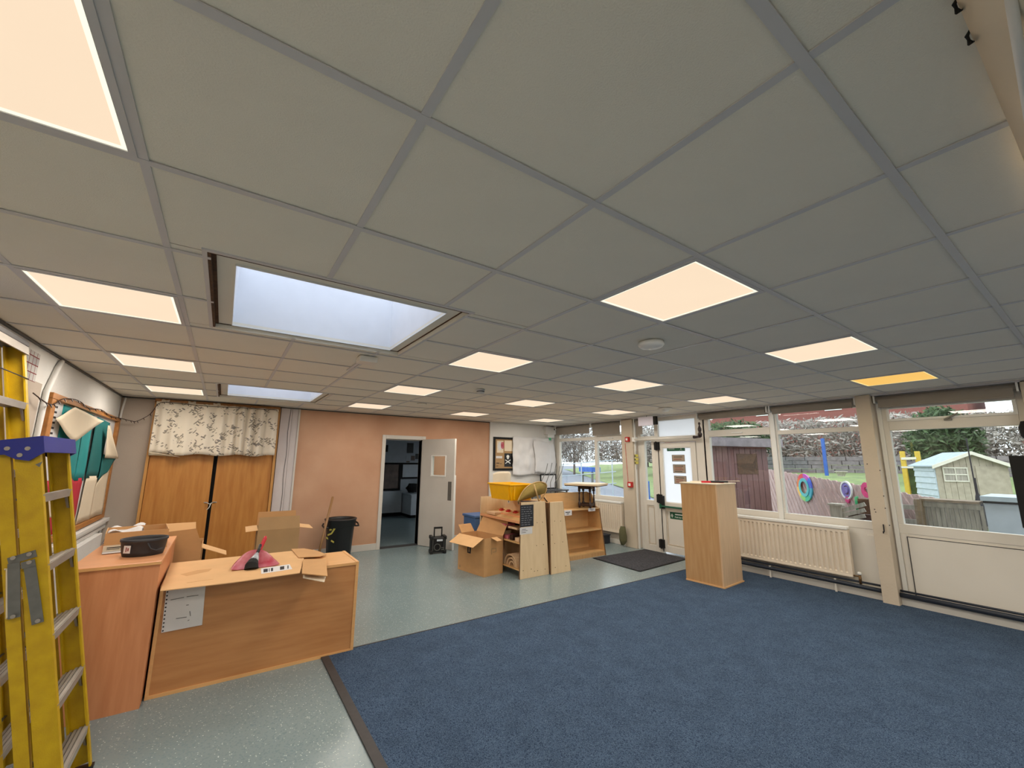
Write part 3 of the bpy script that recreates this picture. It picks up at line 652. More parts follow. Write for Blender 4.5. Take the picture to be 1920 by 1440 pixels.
part('frosted_glass', B().box(5.065, 5.072, 3.235, 3.80, .87, 1.83), 'film', dl)
part('glazing_bead', B().box(5.045, 5.065, 3.785, 3.80, .87, 1.83).box(5.045, 5.065, 3.235, 3.25, .87, 1.83).box(5.045, 5.065, 3.25, 3.785, .87, .882).box(5.045, 5.065, 3.25, 3.785, 1.818, 1.83), 'upvcw', dl)
part('rubber_gap', B().box(5.03, 5.034, 3.866, 3.879, .03, 1.92), 'matt', dl)
part('push_bar', B().tube([(4.985, 3.85, .80), (4.985, 3.20, .80)], .017, 10).box(4.97, 5.04, 3.83, 3.87, .76, .84).box(4.97, 5.04, 3.18, 3.22, .76, .84), 'green', dl)
for z in (1.86, .93, .16): part('hinge', B().box(4.985, 5.035, 3.84, 3.93, z - .07, z + .07).tube([(4.985, 3.885, z - .08), (4.985, 3.885, z + .08)], .016, 8), 'matt', dl)
part('latch_box', B().box(4.98, 5.035, 3.80, 3.87, .76, .98), 'matt', dl)
def sign_text(txt, size, loc, rot, m, parent, nm='lettering'):
    cu = bpy.data.curves.new(nm, 'FONT'); cu.body = txt; cu.size = size; cu.extrude = .0008; cu.align_x = 'CENTER'; cu.align_y = 'CENTER'
    tmp = bpy.data.objects.new(nm, cu); link(tmp); dg = bpy.context.evaluated_depsgraph_get(); me = bpy.data.meshes.new_from_object(tmp.evaluated_get(dg))
    bpy.data.objects.remove(tmp); me.materials.clear(); me.materials.append(MT[m])
    o = link(bpy.data.objects.new(nm, me)); Mx = Matrix.Translation(loc) @ rot
    if parent: o.parent = parent; Mx = WM[parent.name].inverted() @ Mx
    o.matrix_local = Mx; WM[o.name] = (WM[parent.name] @ Mx) if parent else Mx
    return o
FACE_NX = Matrix(((0, 0, -1), (-1, 0, 0), (0, 1, 0))).to_4x4()     # text facing -X, reading towards -Y
FACE_NY = Matrix(((1, 0, 0), (0, 0, -1), (0, 1, 0))).to_4x4()      # text facing -Y, reading towards +X
sg = solo('exit_sign', B().box(5.058, 5.064, 3.36, 3.71, 1.765, 1.85), 'green', 'green emergency exit sign at the top of the exit door glass', 'sign')
def man(cx, cz, s, parent, x):
    b = B().disc((x, cx, cz + s * .42), s * .1, (0, 1, 0), (0, 0, 1), (-.001, 0, 0), 10)
    for a, c_, w_ in (((0, .3), (0, -.05), .16), ((0, .25), (-.25, .1), .07), ((0, .25), (.22, .3), .07), ((0, -.05), (-.22, -.4), .09), ((0, -.05), (.2, -.2), .09), ((.2, -.2), (.32, -.42), .08)):
        b.bar((x, cx + a[0] * s, cz + a[1] * s), (x, cx + c_[0] * s, cz + c_[1] * s), .0015, w_ * s, up=(1, 0, 0))
    part('running_figure', b, 'upvcw', parent)
man(3.43, 1.805, .075, sg, 5.057)
part('lettering', B().box(5.0565, 5.058, 3.52, 3.68, 1.825, 1.832).box(5.0565, 5.058, 3.56, 3.68, 1.80, 1.805), 'upvcw', sg)
for k, (z0, z1, lab) in enumerate([(1.585, 1.70, 'uppermost of three buff notices on the exit door glass'), (1.385, 1.535, 'middle of three buff notices on the exit door glass, with red and black lines'), (1.20, 1.34, 'lowest of three buff notices on the exit door glass, partly behind the tall unit')]):
    t = solo('notice', B().box(5.058, 5.063, 3.375 - k * .005, 3.62 - k * .01, z0, z1), 'brownp', lab, 'notice', 'notices on the exit door')
    b = B(); y0, y1 = 3.375 - k * .005, 3.62 - k * .01
    part('border', B().box(5.0565, 5.058, y0, y1, z0, z0 + .008).box(5.0565, 5.058, y0, y1, z1 - .008, z1).box(5.0565, 5.058, y0, y0 + .007, z0 + .008, z1 - .008).box(5.0565, 5.058, y1 - .007, y1, z0 + .008, z1 - .008), 'steel', t)
    n = [2, 4, 3][k]
    for q in range(n):
        zz = z1 - (q + 1) * (z1 - z0) / (n + 1); part('print_line', B().box(5.0565, 5.0575, y0 + .04 + (q % 2) * .02, y1 - .035, zz - .005, zz + .005), 'inkred' if q in (1, 2) else 'ink', t)
sg = solo('push_bar_sign', B().box(5.052, 5.0555, 3.33, 3.72, .60, .715), 'green', 'green sign with white lettering below the push bar of the exit door', 'sign')
sign_text('Push bar to open', .036, (5.051, 3.50, .635), FACE_NX, 'upvcw', sg)
part('panel', B().box(5.051, 5.052, 3.38, 3.62, .672, .69), 'upvcw', sg); part('symbol', B().ring((5.0515, 3.68, .655), .012, .02, (0, 1, 0), (0, 0, 1), (-.001, 0, 0), 14).box(5.0505, 5.0515, 3.677, 3.683, .62, .69), 'upvcw', sg)
# curtain pole with black finial over the door
t = thing('curtain_pole', 'cream curtain pole across the top of the exit door, ending in a black turned finial', 'curtain pole', (4.9, 3.7, 1.99))
part('pole', B().tube([(4.90, 4.28, 1.985), (4.90, 3.06, 1.985)], .022, 12), 'upvc', t, smooth=True)
part('end_cap', B().box(4.885, 4.95, 4.26, 4.34, 1.95, 2.03), 'upvcw', t)
part('finial', B().lathe([(0, -.09), (.03, -.085), (.036, -.05), (.02, -.02), (.026, .0), (.03, .03), (.02, .06), (.01, .09), (.02, .115), (.016, .13), (0, .145)], (4.86, 2.945, 2.08), 14), 'darkwood', t, smooth=True)
part('finial_arm', B().tube([(4.90, 3.08, 1.985), (4.895, 3.02, 1.985), (4.88, 2.97, 1.99), (4.865, 2.95, 2.0)], [.028, .02, .024, .032], 10), 'darkwood', t, smooth=True)
for y in (4.05, 3.15): part('pole_bracket', B().box(4.89, 5.045, y - .008, y + .008, 1.975, 1.995), 'upvc', t)
# hanging sign, call points, tag
p0 = at_x(1196.5, 778, 4.72); 
t = thing('hanging_sign', 'white rectangular sign box hanging from the ceiling by the exit door', 'sign', (4.7, 4.3, 2.2))
c0, c1 = at_x(1196.5, 780, 4.70), at_x(1224, 776, 4.70)
part('sign_face', B().box(4.69, 4.70, c1.y, c0.y, 2.215, 2.375), 'lilacw', t, bevel=.003); part('body', B().box(4.70, 4.76, c1.y - .05, c0.y, 2.225, 2.37), 'matt', t); part('ceiling_rod', B().tube([(4.73, (c0.y + c1.y) / 2, 2.37), (4.73, (c0.y + c1.y) / 2, 2.3975)], .008, 6), 'steel', t)
def wallbox(nm, u, v, x, w, h, d, m, lab, cat, inner='upvcw'):
    p = at_x(u, v, x); b = B().box(x - d, x, p.y - w / 2, p.y + w / 2, p.z - h / 2, p.z + h / 2)
    t = solo(nm, b, m, lab, cat, bevel=.003)
    part('front_plate', B().box(x - d - .003, x - d, p.y - w * .25, p.y + w * .25, p.z - h * .25, p.z + h * .25), inner, t); return t
wallbox('call_point', 1183.5, 908.5, 4.93, .10, .10, .05, 'firered', 'red fire call point on the pier at radiator side, chest height', 'alarm')
wallbox('alarm_box', 1178, 824, 4.93, .085, .09, .05, 'firered', 'small red alarm box high on the pier beside the far window', 'alarm')
t = solo('alarm_cable', B().tube([(4.925, 4.50, 1.14), (4.925, 4.52, 1.5), (4.925, 4.54, 1.93)], .004, 5), 'firered', 'thin red cable running up the pier to the small red alarm box', 'cable')
p = at_x(1192, 860, 4.95)
t = thing('keyring_tags', 'bunch of small yellow tags hanging on the pier beside the exit door', 'tag', p)
for k in range(3): part('tag', B().box(4.955, 4.965, p.y - .05, p.y + .03, p.z - .10 + k * .065, p.z - .05 + k * .065), 'redcloth', t); part('tag_hole', B().box(4.952, 4.955, p.y + .01, p.y + .03, p.z - .095 + k * .065, p.z - .07 + k * .065), 'ink', t)
part('string', B().tube([(4.968, p.y, p.z - .2), (4.968, p.y, p.z + .14)], .003, 5), 'ink', t)
# corner: wall box, white sheet, pinboard, frame, wire rack
t = thing('alarm_sounder', 'white plastic sensor box mounted high in the far right corner', 'sensor', (4.86, 6.7, 2.17))
part('body', B().box(4.70, 5.0, YB - .13, YB - .03, 2.20, 2.38), 'wallw', t, bevel=.006); part('lens', B().disc((4.96, YB - .131, 2.32), .02, (1, 0, 0), (0, 0, 1), (0, -.004, 0), 12), 'ink', t); part('lower_part', B().box(4.76, 4.96, YB - .12, YB - .03, 2.12, 2.20), 'wallw', t); part('indicator', B().box(4.8, 4.86, YB - .122, YB - .12, 2.06, 2.12).box(4.8, 4.86, YB - .12, YB - .03, 2.06, 2.12), 'greenp', t)
a, b_ = at_y(925, 819, YB - .03), at_y(958, 882, YB - .03)
x0, x1, z0, z1 = a.x, 3.86, b_.z, a.z
t = thing('pinboard', 'black framed pinboard with photos and a skull-and-crossbones sheet beside the white paper', 'noticeboard', ((x0 + x1) / 2, YB - .04, z0))
yb = YB - .03
part('frame', B().box(x0, x1, yb - .025, yb, z0, z0 + .045).box(x0, x1, yb - .025, yb, z1 - .045, z1).box(x0, x0 + .045, yb - .025, yb, z0 + .045, z1 - .045), 'matt', t)
part('backing', B().box(x0 + .045, x1, yb - .008, yb, z0 + .045, z1 - .045), 'cardd', t)
part('photo_sheet', B().box(x0 + .09, x0 + .26, yb - .012, yb - .008, z1 - .34, z1 - .08), 'cream', t)
part('photo_figure', blob((x0 + .17, yb - .013, z1 - .2), .06, (1, .05, 1.6), 3), 'paper', t); part('photo_figure', blob((x0 + .23, yb - .014, z1 - .18), .045, (1, .05, 1.8), 4), 'crimson', t)
part('photo_sheet', B().box(x0 + .29, x1, yb - .012, yb - .008, z1 - .30, z1 - .07), 'cream', t)
part('caption_strip', B().box(x0 + .07, x0 + .23, yb - .012, yb - .008, z0 + .26, z0 + .31), 'paper', t)
part('caption_print', B().box(x0 + .08, x0 + .16, yb - .011, yb - .008, z0 + .15, z0 + .165).box(x0 + .18, x0 + .22, yb - .011, yb - .008, z0 + .14, z0 + .15).box(x0 + .08, x0 + .13, yb - .011, yb - .008, z0 + .09, z0 + .10), 'ink', t)
part('black_sheet', B().box(x0 + .29, x1, yb - .012, yb - .008, z0 + .08, z0 + .37), 'black', t)
sk = B().disc((x0 + .38, yb - .0125, z0 + .30), .038, (1, 0, 0), (0, 0, 1), (0, -.002, 0), 14).box(x0 + .36, x0 + .40, yb - .0145, yb - .0125, z0 + .245, z0 + .275)
sk.bar((x0 + .31, yb - .0135, z0 + .23), (x0 + .45, yb - .0135, z0 + .15), .018, .002, up=(0, 1, 0)).bar((x0 + .31, yb - .0165, z0 + .15), (x0 + .45, yb - .0165, z0 + .23), .018, .002, up=(0, 1, 0))
part('skull_and_bones', sk, 'upvcw', t)
def wrinkle(x, z, k=0): return .012 * math.sin(9 * x + 3 * z + k) + .01 * math.sin(17 * z - 5 * x + 2 * k) + .008 * math.sin(31 * x + 7 * k)
def pinned(u, v):
    x = 3.78 + (5.0 - 3.78) * u; z = 1.26 + (2.11 - 1.26) * v + .015 * math.sin(x * 9) * (1 - v); return (x, yb - .035 - abs(wrinkle(x, z)) * 1.6, z)
solo('white_sheet', B().sheet(pinned, 30, 20, .002), 'paper', 'big crumpled white paper sheet pinned on the back wall near the far window', 'paper sheet', smooth=True)
solo('white_sheet', B().sheet(lambda u, v: (4.36 + .03 * math.sin(v * 5) + u * .62, yb - .075 - abs(wrinkle(u * 2, v * 3, 2)), 1.29 + v * .74 + .02 * math.sin(u * 7)), 18, 14, .002), 'paper', 'smaller crumpled white sheet overlapping the right half of the big pinned sheet', 'paper sheet', smooth=True)
a, b_ = at_y(1013, 889, YB - .2), at_y(1043, 916, YB - .2)
_tz = b_.z - .001
solo('storage_table', B().box(3.95, 5.0, 6.25, 6.7, _tz - .03, _tz).box(3.97, 4.0, 6.27, 6.3, 0, _tz - .03).box(4.95, 4.98, 6.27, 6.3, 0, _tz - .03).box(3.97, 4.0, 6.65, 6.68, 0, _tz - .03).box(4.95, 4.98, 6.65, 6.68, 0, _tz - .03), 'darkgrey', 'dark table in the far corner behind the bookcase, below the black frame', 'table')
t = thing('picture_frame', 'empty thin black frame leaning behind the shelving near the far window', 'picture frame', ((a.x + b_.x) / 2, YB - .2, b_.z))
part('frame', B().box(a.x, b_.x, YB - .21, YB - .19, a.z - .025, a.z).box(a.x, b_.x, YB - .21, YB - .19, b_.z, b_.z + .025).box(a.x, a.x + .025, YB - .21, YB - .19, b_.z + .025, a.z - .025).box(b_.x - .025, b_.x, YB - .21, YB - .19, b_.z + .025, a.z - .025), 'matt', t)
part('print', B().box(a.x + .025, b_.x - .025, YB - .2, YB - .19, b_.z + .025, a.z - .025), 'paper', t)
t = thing('wire_rack', 'grey wire rack of slanting rods sticking up in front of the crumpled white sheet', 'rack', at_y(1030, 940, YB - .5))
for k, (u0, v0, u1, v1) in enumerate([(1015, 903, 1027, 869), (1024, 905, 1035, 868), (1032, 905, 1043, 869), (1040, 906, 1050, 874), (1045, 903, 1057, 868)]):
    p, q = at_y(u0, v0, YB - .5), at_y(u1, v1, YB - .5); m_ = p.lerp(q, .6) + Vector((.02, 0, -.02))
    part('rod', B().tube([p + Vector((.01, 0, -.25)), p, m_, q], .007, 6), 'steel', t, smooth=True)
p, q = at_y(1014, 925, YB - .5), at_y(1046, 925, YB - .5); part('cross_rod', B().tube([p, q], .007, 6), 'steel', t)
solo('green_bin_bag', blob((4.86, 4.62, .2), .11, (.45, .8, 1.6), 5), 'bank', 'greenish bag hanging at the end of the far radiator beside the pier', 'bag', smooth=True)
# ceiling fittings
def cfit(nm, u, v, prof, m, lab, cat):
    p = at_z(u, v, 2.375); t = thing(nm, lab, cat, (p.x, p.y, 2.3985))
    part('body', B().lathe([(r, -z) for r, z in prof], (p.x, p.y, 2.3985), 28), m, t, smooth=True); return t, p
t, p = cfit('smoke_detector', 1221, 648, [(.085, 0), (.088, .02), (.075, .035), (.045, .045), (0, .047)], 'upvcw', 'round white sensor dome on the ceiling, beyond the largest square light', 'sensor')
part('indicator', B().lathe([(.006, -.052), (.004, -.058), (0, -.06)], (p.x - .02, p.y, 2.3985), 8), 'upvcw', t)
t, p = cfit('smoke_detector', 1247, 768, [(.10, 0), (.10, .012), (.06, .03), (.05, .05), (0, .052)], 'upvcw', 'round white sensor on the ceiling in front of the exit door', 'sensor')
t, p = cfit('smoke_detector', 901, 734, [(.05, 0), (.05, .02), (.03, .021), (.03, .03), (.045, .03), (.045, .045), (0, .048)], 'tee', 'small dark-banded detector on the ceiling above the doorway side', 'sensor')
part('dark_band', B().ring((p.x, p.y, 2.3725), .028, .047, (1, 0, 0), (0, 1, 0), (0, 0, .006), 20), 'ink', t)
t, p = cfit('smoke_detector', 791, 760, [(.07, 0), (.07, .01), (.04, .02), (0, .022)], 'tile', 'faint flat round sensor on the ceiling near the plaster wall', 'sensor')
p = at_z(686, 678, 2.36)
t = thing('ceiling_bracket', 'white square sensor bracket on the ceiling just beyond the nearer skylight', 'sensor', (p.x, p.y, 2.3985))
part('arm', B().box(p.x - .012, p.x + .012, p.y + .02, p.y + .62, 2.394, 2.3985), 'tee', t); part('plate', B().box(p.x - .06, p.x + .08, p.y - .05, p.y + .08, 2.35, 2.398), 'upvc', t, bevel=.004)
# ================================================================== BUILT-IN CUPBOARD, CURTAIN
YC = YB - .05
t = thing('cupboard', 'tall built-in oak veneer double cupboard under the leaf-print curtain', 'cupboard', (-1.61, YC, 0))
part('frame', B().box(-2.40, -2.37, YC - .06, YB, 0, 2.36).box(-.87, -.835, YC - .06, YB, 0, 2.36).box(-2.37, -.87, YC - .0, YB, 1.66, 1.70), 'oakedge', t)
part('upper_shelf', B().box(-2.37, -.87, YC - .04, YB, 1.63, 1.66), 'wallw', t)
part('interior', B().box(-2.37, -.87, YB - .015, YB - .002, 0, 2.34), 'matt', t)
part('door_panel', B().add([(-2.365, YC - .03, .02), (-1.625, YC - .03, .02), (-1.625, YC - .008, .02), (-2.365, YC - .008, .02), (-2.365, YC - .03, 1.628), (-1.64, YC - .03, 1.628), (-1.64, YC - .008, 1.628), (-2.365, YC - .008, 1.628)], [(3, 2, 1, 0), (4, 5, 6, 7), (0, 1, 5, 4), (1, 2, 6, 5), (2, 3, 7, 6), (3, 0, 4, 7)]), 'oak', t)
part('door_panel', B().box(-1.59, -.875, YC - .03, YC - .008, .02, 1.628), 'oak', t)
h = at_y(394, 942, YC - .05)
for x in (h.x - .045, h.x + .045): part('handle', B().tube([(x, YC - .03, h.z), (x, YC - .075, h.z)], .006, 8).tube([(x - .03 if x < h.x else x, YC - .075, h.z + .004), (x if x < h.x else x + .035, YC - .075, h.z)], .008, 8).lathe([(0, -.01), (.014, -.006), (.014, .006), (0, .01)], (x, YC - .034, h.z), 10), 'alu', t, smooth=True)
part('tie_string', B().tube([(h.x - .045, YC - .07, h.z), (h.x, YC - .085, h.z - .02), (h.x + .045, YC - .07, h.z + .005), (h.x + .01, YC - .085, h.z - .01), (h.x - .005, YC - .085, h.z - .07), (h.x - .03, YC - .08, h.z - .10)], .005, 6), 'upvcw', t, smooth=True)
t = thing('curtain', 'cream leaf-print cotton curtain gathered across the top of the oak cupboard', 'curtain', (-1.6, 6.62, 1.62))
def cur(u, v):
    x = -2.375 + 1.505 * u; g = .35 + .65 * min(1, max(0, (u - .35) / .35))
    am = .042 * g * (1 - .25 * v)
    y = 6.625 + am * math.sin(u * 62 + 2.2 * math.sin(u * 9)) + .012 * math.sin(u * 23 + v * 3)
    z = 1.612 + .735 * v + .012 * math.sin(u * 21) * (1 - v) + (.03 * (.12 - u) / .12 if u < .12 else 0) * (1 - v)
    return (x + .012 * (1 - v) * math.sin(u * 13), y - .02 * (1 - v), z)
part('cloth', B().sheet(cur, 150, 14, .002), 'curtain', t, smooth=True)
part('hem', B().tube([Vector(cur(i / 60, .985)) + Vector((0, -.003, 0)) for i in range(61)], .006, 6), 'cream', t, smooth=True)
part('folded_corner', B().sheet(lambda u, v: (-2.37 + .34 * u, 6.60 - .03 * v + .01 * math.sin(u * 9), 1.60 - .02 * u * u + .045 * v * (1 - u)), 10, 4, .003), 'cream', t, smooth=True)
t = thing('valance_board', 'narrow wooden batten with torn tape above the curtain, just under the ceiling', 'batten', (-1.62, 6.70, 2.34))
part('board', B().box(-2.40, -.84, 6.69, 6.745, 2.335, 2.39), 'boardw', t, bevel=.003)
for k in range(3): part('torn_tape', B().sheet(lambda u, v, k=k: (-2.33 + k * .3 + .09 * u, 6.687 - .004 * u, 2.35 + .03 * v + .008 * math.sin(u * 8 + k)), 5, 2, .001), 'cream', t)
# ================================================================== LEFT WALL
BX = -2.745
fr = [at_x(*q, BX) for q in ((90, 738), (221, 783), (199, 966), (131, 997))]
Y0, Y1, Z0, Z1 = 3.97, 6.68, .80, 2.085
t = thing('display_board', 'large wooden-framed display board with torn coloured backing paper on the left wall', 'noticeboard', (BX, 5.3, Z0))
fb = [(Y0, Y0 + .10, Z0 + .05, Z1 - .05), (Y1 - .09, Y1, Z0 + .05, Z1 - .05), (Y0, Y1, Z0, Z0 + .05), (Y0, Y1, Z1 - .05, Z1)]
for y0, y1, z0, z1 in fb: part('frame_bar', B().box(XL + .001, XL + .05, y0, y1, z0, z1), 'boardw', t, bevel=.004)
part('backing', B().box(XL + .001, XL + .012, Y0 + .10, Y1 - .09, Z0 + .05, Z1 - .05), 'paper', t)
bl = B()
for k in range(9): bl.box(XL + .012, XL + .014, 4.17 + .035 * (k % 2), 4.28, 1.62 + .045 * k, 1.637 + .045 * k)
part('printed_border', bl, 'ink', t)
def psheet(name, pts, m, label, d, curl=0, cat='paper sheet', n=8):
    P = [Vector((XL + d, y, z)) for y, z in pts]
    def fn(u, v):
        a = P[0].lerp(P[1], u); b = P[3].lerp(P[2], u); p = a.lerp(b, v); return p + Vector((curl * (u * u) * .6 + curl * v * v * .4 + .004 * math.sin(u * 7 + v * 5), 0, 0))
    return solo(name, B().sheet(fn, n, n, .0015), m, label, cat, 'loose papers on the left display board', smooth=True)
for k, (y0, y1) in enumerate([(4.42, 4.76), (4.77, 5.13), (5.145, 5.50)]):
    psheet('backing_paper', [(y0, 1.37 - .02 * k), (y1, 1.355 - .02 * k), (y1 + .0, 2.02), (y0, 2.03)], 'teal', ['leftmost teal strip on the display board, behind the blue ladder cap', 'middle teal strip of the display board above the red paper', 'right teal strip of the display board beside the dark folded teal piece'][k], .016)
psheet('backing_paper', [(5.51, 1.34), (5.98, 1.33), (6.05, 1.98), (5.51, 2.01)], 'tealdark', 'dark teal sheet hanging loose right of the teal strips', .03, .03)
psheet('backing_paper', [(5.95, 1.30), (6.25, 1.38), (6.60, 1.56), (5.95, 1.60)], 'tealdark', 'pointed torn teal corner sticking out over the right board frame', .055, .03)
psheet('backing_paper', [(4.22, .86), (5.42, .86), (5.50, 1.345), (4.22, 1.365)], 'redp', 'crimson paper sheet on the lower left of the display board', .018)
psheet('cream_flap', [(4.13, 1.88), (4.62, 1.70), (5.50, 1.965), (4.52, 2.02)], 'cream', 'big peeled cream paper flap across the top left of the teal backing', .05, .05)
psheet('cream_flap', [(5.95, 1.56), (6.62, 1.55), (5.80, 1.935), (5.78, 1.935)], 'cream', 'tall pointed cream flap peeling beside the right frame of the board', .08, .03)
psheet('cream_sheet', [(5.50, .86), (5.95, .86), (5.98, 1.35), (5.56, 1.36)], 'cream', 'upright cream sheet right of the crimson paper', .022, .03)
psheet('cream_sheet', [(6.0, .86), (6.50, .86), (6.42, 1.50), (6.02, 1.26)], 'cream', 'curled cream sheet against the right frame at the bottom of the board', .022, .05)
psheet('cream_sheet', [(4.20, 1.06), (4.52, 1.04), (4.60, 1.13), (4.40, 1.22)], 'cream', 'small torn cream scrap at the left edge of the crimson paper', .035, .03)
solo('wall_chart', B().box(XL + .001, XL + .005, 3.46, 3.70, 2.12, 2.335), 'calendar', 'chart with a dark red grid high on the left wall by the tall ladder', 'chart')
solo('cable_conduit', B().tube([(XL + .02, 4.12, 2.37), (XL + .02, 4.06, 2.30), (XL + .02, 3.915, 2.08), (XL + .02, 3.90, 1.6), (XL + .02, 3.88, 1.0)], [.018, .02, .02, .018, .018], 10), 'wallw', 'white curved conduit running down the left wall beside the display board', 'conduit', smooth=True)
solo('corner_conduit', B().tube([(XL + .05, YB - .05, 2.38), (XL + .03, YB - .04, 2.2), (XL + .02, YB - .02, 1.9), (XL + .02, YB - .02, .1)], .012, 8), 'wallw', 'thin white conduit down the left back corner', 'conduit', smooth=True)
pts = [(XL + .03, 3.62, 2.03), (XL + .06, 3.80, 1.98), (XL + .06, 3.98, 1.99), (XL + .06, 4.2, 2.06), (XL + .06, 4.6, 2.09), (XL + .06, 5.0, 2.06), (XL + .06, 5.5, 2.09), (XL + .06, 6.0, 2.06), (XL + .06, 6.55, 2.08), (XL + .15, 6.68, 2.06), (-2.55, 6.66, 2.06), (-2.42, 6.60, 2.16), (-2.34, 6.56, 2.31), (-2.2, 6.58, 2.335), (-1.8, 6.58, 2.32), (-1.3, 6.58, 2.33), (-.9, 6.58, 2.33)]
def smooth_path(P, k=4):
    P = [Vector(p) for p in P]; o = []
    for i in range(len(P) - 1):
        a, b, c, d = P[max(i - 1, 0)], P[i], P[i + 1], P[min(i + 2, len(P) - 1)]
        for q in range(k): t_ = q / k; o.append(.5 * ((2 * b) + (c - a) * t_ + (2 * a - 5 * b + 4 * c - d) * t_ ** 2 + (3 * b - a - 3 * c + d) * t_ ** 3))
    return o + [P[-1]]
t = thing('string_lights', 'dark string of tiny lights looped over the display board to the curtain', 'string lights', pts[0])
sp = smooth_path(pts); part('wire', B().tube(sp, .0045, 5), 'darkwood', t)
bb = B()
for i in range(2, len(sp), 2): q = sp[i]; bb.tube([q, q + Vector((.01, .012 * (-1) ** i, -.025))], [.005, .003], 5)
part('bulbs', bb, 'darkwood', t, kind='stuff')
tk = thing('wall_trunking', 'white trunking ledge along the left wall below the display board', 'trunking', (XL, 4.7, .70))
part('ledge', B().box(XL, XL + .09, 2.6, YB - .01, .745, .785), 'wallw', tk, bevel=.004); part('cover', B().box(XL, XL + .06, 2.6, YB - .01, .66, .745), 'wallw', tk); part('groove', B().box(XL + .06, XL + .062, 2.6, YB - .01, .70, .706), 'darkgrey', tk)
solo('wall_convector', B().box(XL, XL + .12, 4.4, 6.3, .12, .655), 'wallw', 'white boxed radiator casing on the left wall behind the orange-brown cabinet', 'radiator', bevel=.006)
# ================================================================== LADDERS
def ladder(label, xf0, slope, y0, y1, Ht, treads, capm, cap_blue, group='yellow stepladders'):
    t = thing('stepladder', label, 'ladder', (xf0 - .08, (y0 + y1) / 2, 0), 0, group)
    dn = Vector((-slope, 0, 1)).normalized(); dx = Vector((-1, 0, -slope)).normalized()   # along the rail, towards its back
    O = lambda s, d, y: Vector((xf0, y, 0)) + dn * s + dx * d + Vector((0, 0, 0))
    L = Ht / dn.z
    def rail(ya, yb, d0, d1, nm, s0=0.0, s1=L):
        yb_, ya_ = max(ya, yb), min(ya, yb); b = B()
        z0 = .012 + d1 * slope
        def sl(ya2, yb2, da, db): b.prism([O(s0 + .012 + db * slope * 1.0, da, ya2), O(s0 + .012 + db * slope, db, ya2), O(s1, db, ya2), O(s1, da, ya2)], (0, yb2 - ya2, 0))
        sl(ya_, ya_ + .006, d0, d1); sl(ya_ + .006, yb_, d0, d0 + .008); sl(ya_ + .006, yb_, d1 - .008, d1)
        part(nm, b, 'yel', t)
    rail(y0, y0 + .03, 0, .078, 'front_rail'); 
    b = B()
    def sl2(ya2, yb2, da, db, s0=0, s1=L): b.prism([O(s0 + .012 + db * slope, da, ya2), O(s0 + .012 + db * slope, db, ya2), O(s1, db, ya2), O(s1, da, ya2)], (0, yb2 - ya2, 0))
    sl2(y1 - .006, y1, 0, .078); sl2(y1 - .03, y1 - .006, 0, .008); sl2(y1 - .03, y1 - .006, .07, .078)
    part('front_rail', b, 'yel', t)
    rail(y0 + .004, y0 + .032, .090, .134, 'rear_rail', .02)
    b = B(); sl2(y1 - .01, y1 - .004, .09, .134, .02); sl2(y1 - .032, y1 - .01, .126, .134, .02); part('rear_rail', b, 'yel', t)
    for s in treads:
        s = s / dn.z; b = B(); yy0, yy1 = y0 + .007, y1 - .007
        b.prism([O(s, .004, yy0), O(s, .076, yy0) + Vector((0, 0, -.072 * slope)), O(s, .076, yy0) + Vector((0, 0, -.072 * slope + .006)), O(s, .004, yy0) + Vector((0, 0, .006))], (0, yy1 - yy0, 0))
        b.prism([O(s, .000, yy0) + Vector((0, 0, -.03)), O(s, .005, yy0) + Vector((0, 0, -.03)), O(s, .005, yy0) + Vector((0, 0, .006)), O(s, .000, yy0) + Vector((0, 0, .006))], (0, yy1 - yy0, 0))
        for k in range(4):
            d_ = .006 + k * .019; q = O(s, d_, yy0) + Vector((0, 0, .006 - (d_) * slope)); b.prism([q, q + Vector((-.011, 0, 0)), q + Vector((-.011, 0, .004)), q + Vector((0, 0, .004))], (0, yy1 - yy0, 0))
        part('tread', b, 'alu', t)
        part('tread_brace', B().bar(O(s - .005, .02, y1 - .04), O(s - .09, .02, y1 - .008), .012, .003), 'alu', t)
    for s in [x / dn.z for x in treads]:
        part('back_bar', B().bar(O(s, .128, y0 + .01), O(s, .128, y1 - .01), .02, .006), 'steel', t)
    # cap
    if cap_blue:
        prof = [(-.02, -.045), (.0, -.055), (.03, -.075), (.07, -.06), (.10, -.035), (.16, -.03), (.185, -.0), (.175, .03), (-.02, .03)]
        b = B().prism([O(L + z, d, y0 - .022) for d, z in prof], (0, .02, 0)); part('cap_side', b, capm, t)
        b = B().prism([O(L + z, d, y1 + .002) for d, z in prof], (0, .02, 0)); part('cap_side', b, capm, t)
        part('cap_top', B().prism([O(L + .018, -.02, y0 - .002), O(L + .018, .18, y0 - .002), O(L + .03, .175, y0 - .002), O(L + .03, -.02, y0 - .002)], (0, y1 - y0 + .004, 0)).prism([O(L - .045, -.02, y0 - .002), O(L - .045, -.012, y0 - .002), O(L + .018, -.012, y0 - .002), O(L + .018, -.02, y0 - .002)], (0, y1 - y0 + .004, 0)), capm, t)
        rv = B()
        for d, z in ((.03, -.02), (.09, -.01), (.14, .0), (.055, -.045)): rv.disc(O(L + z, d, y0 - .022), .009, dn, dx, (0, -.005, 0), 10)
        part('rivet', rv, 'alu', t)
    else:
        part('cap_top', B().prism([O(L, -.012, y0 - .01), O(L, .15, y0 - .01), O(L + .03, .15, y0 - .01), O(L + .03, -.012, y0 - .01)], (0, y1 - y0 + .02, 0)), capm, t, bevel=.006)
        part('cap_face', B().prism([O(L - .045, -.010, y0 - .005), O(L - .045, -.003, y0 - .005), O(L - .001, -.003, y0 - .005), O(L - .001, -.010, y0 - .005)], (0, y1 - y0 + .01, 0)), 'alu', t)
    return t, O, dn, dx, L
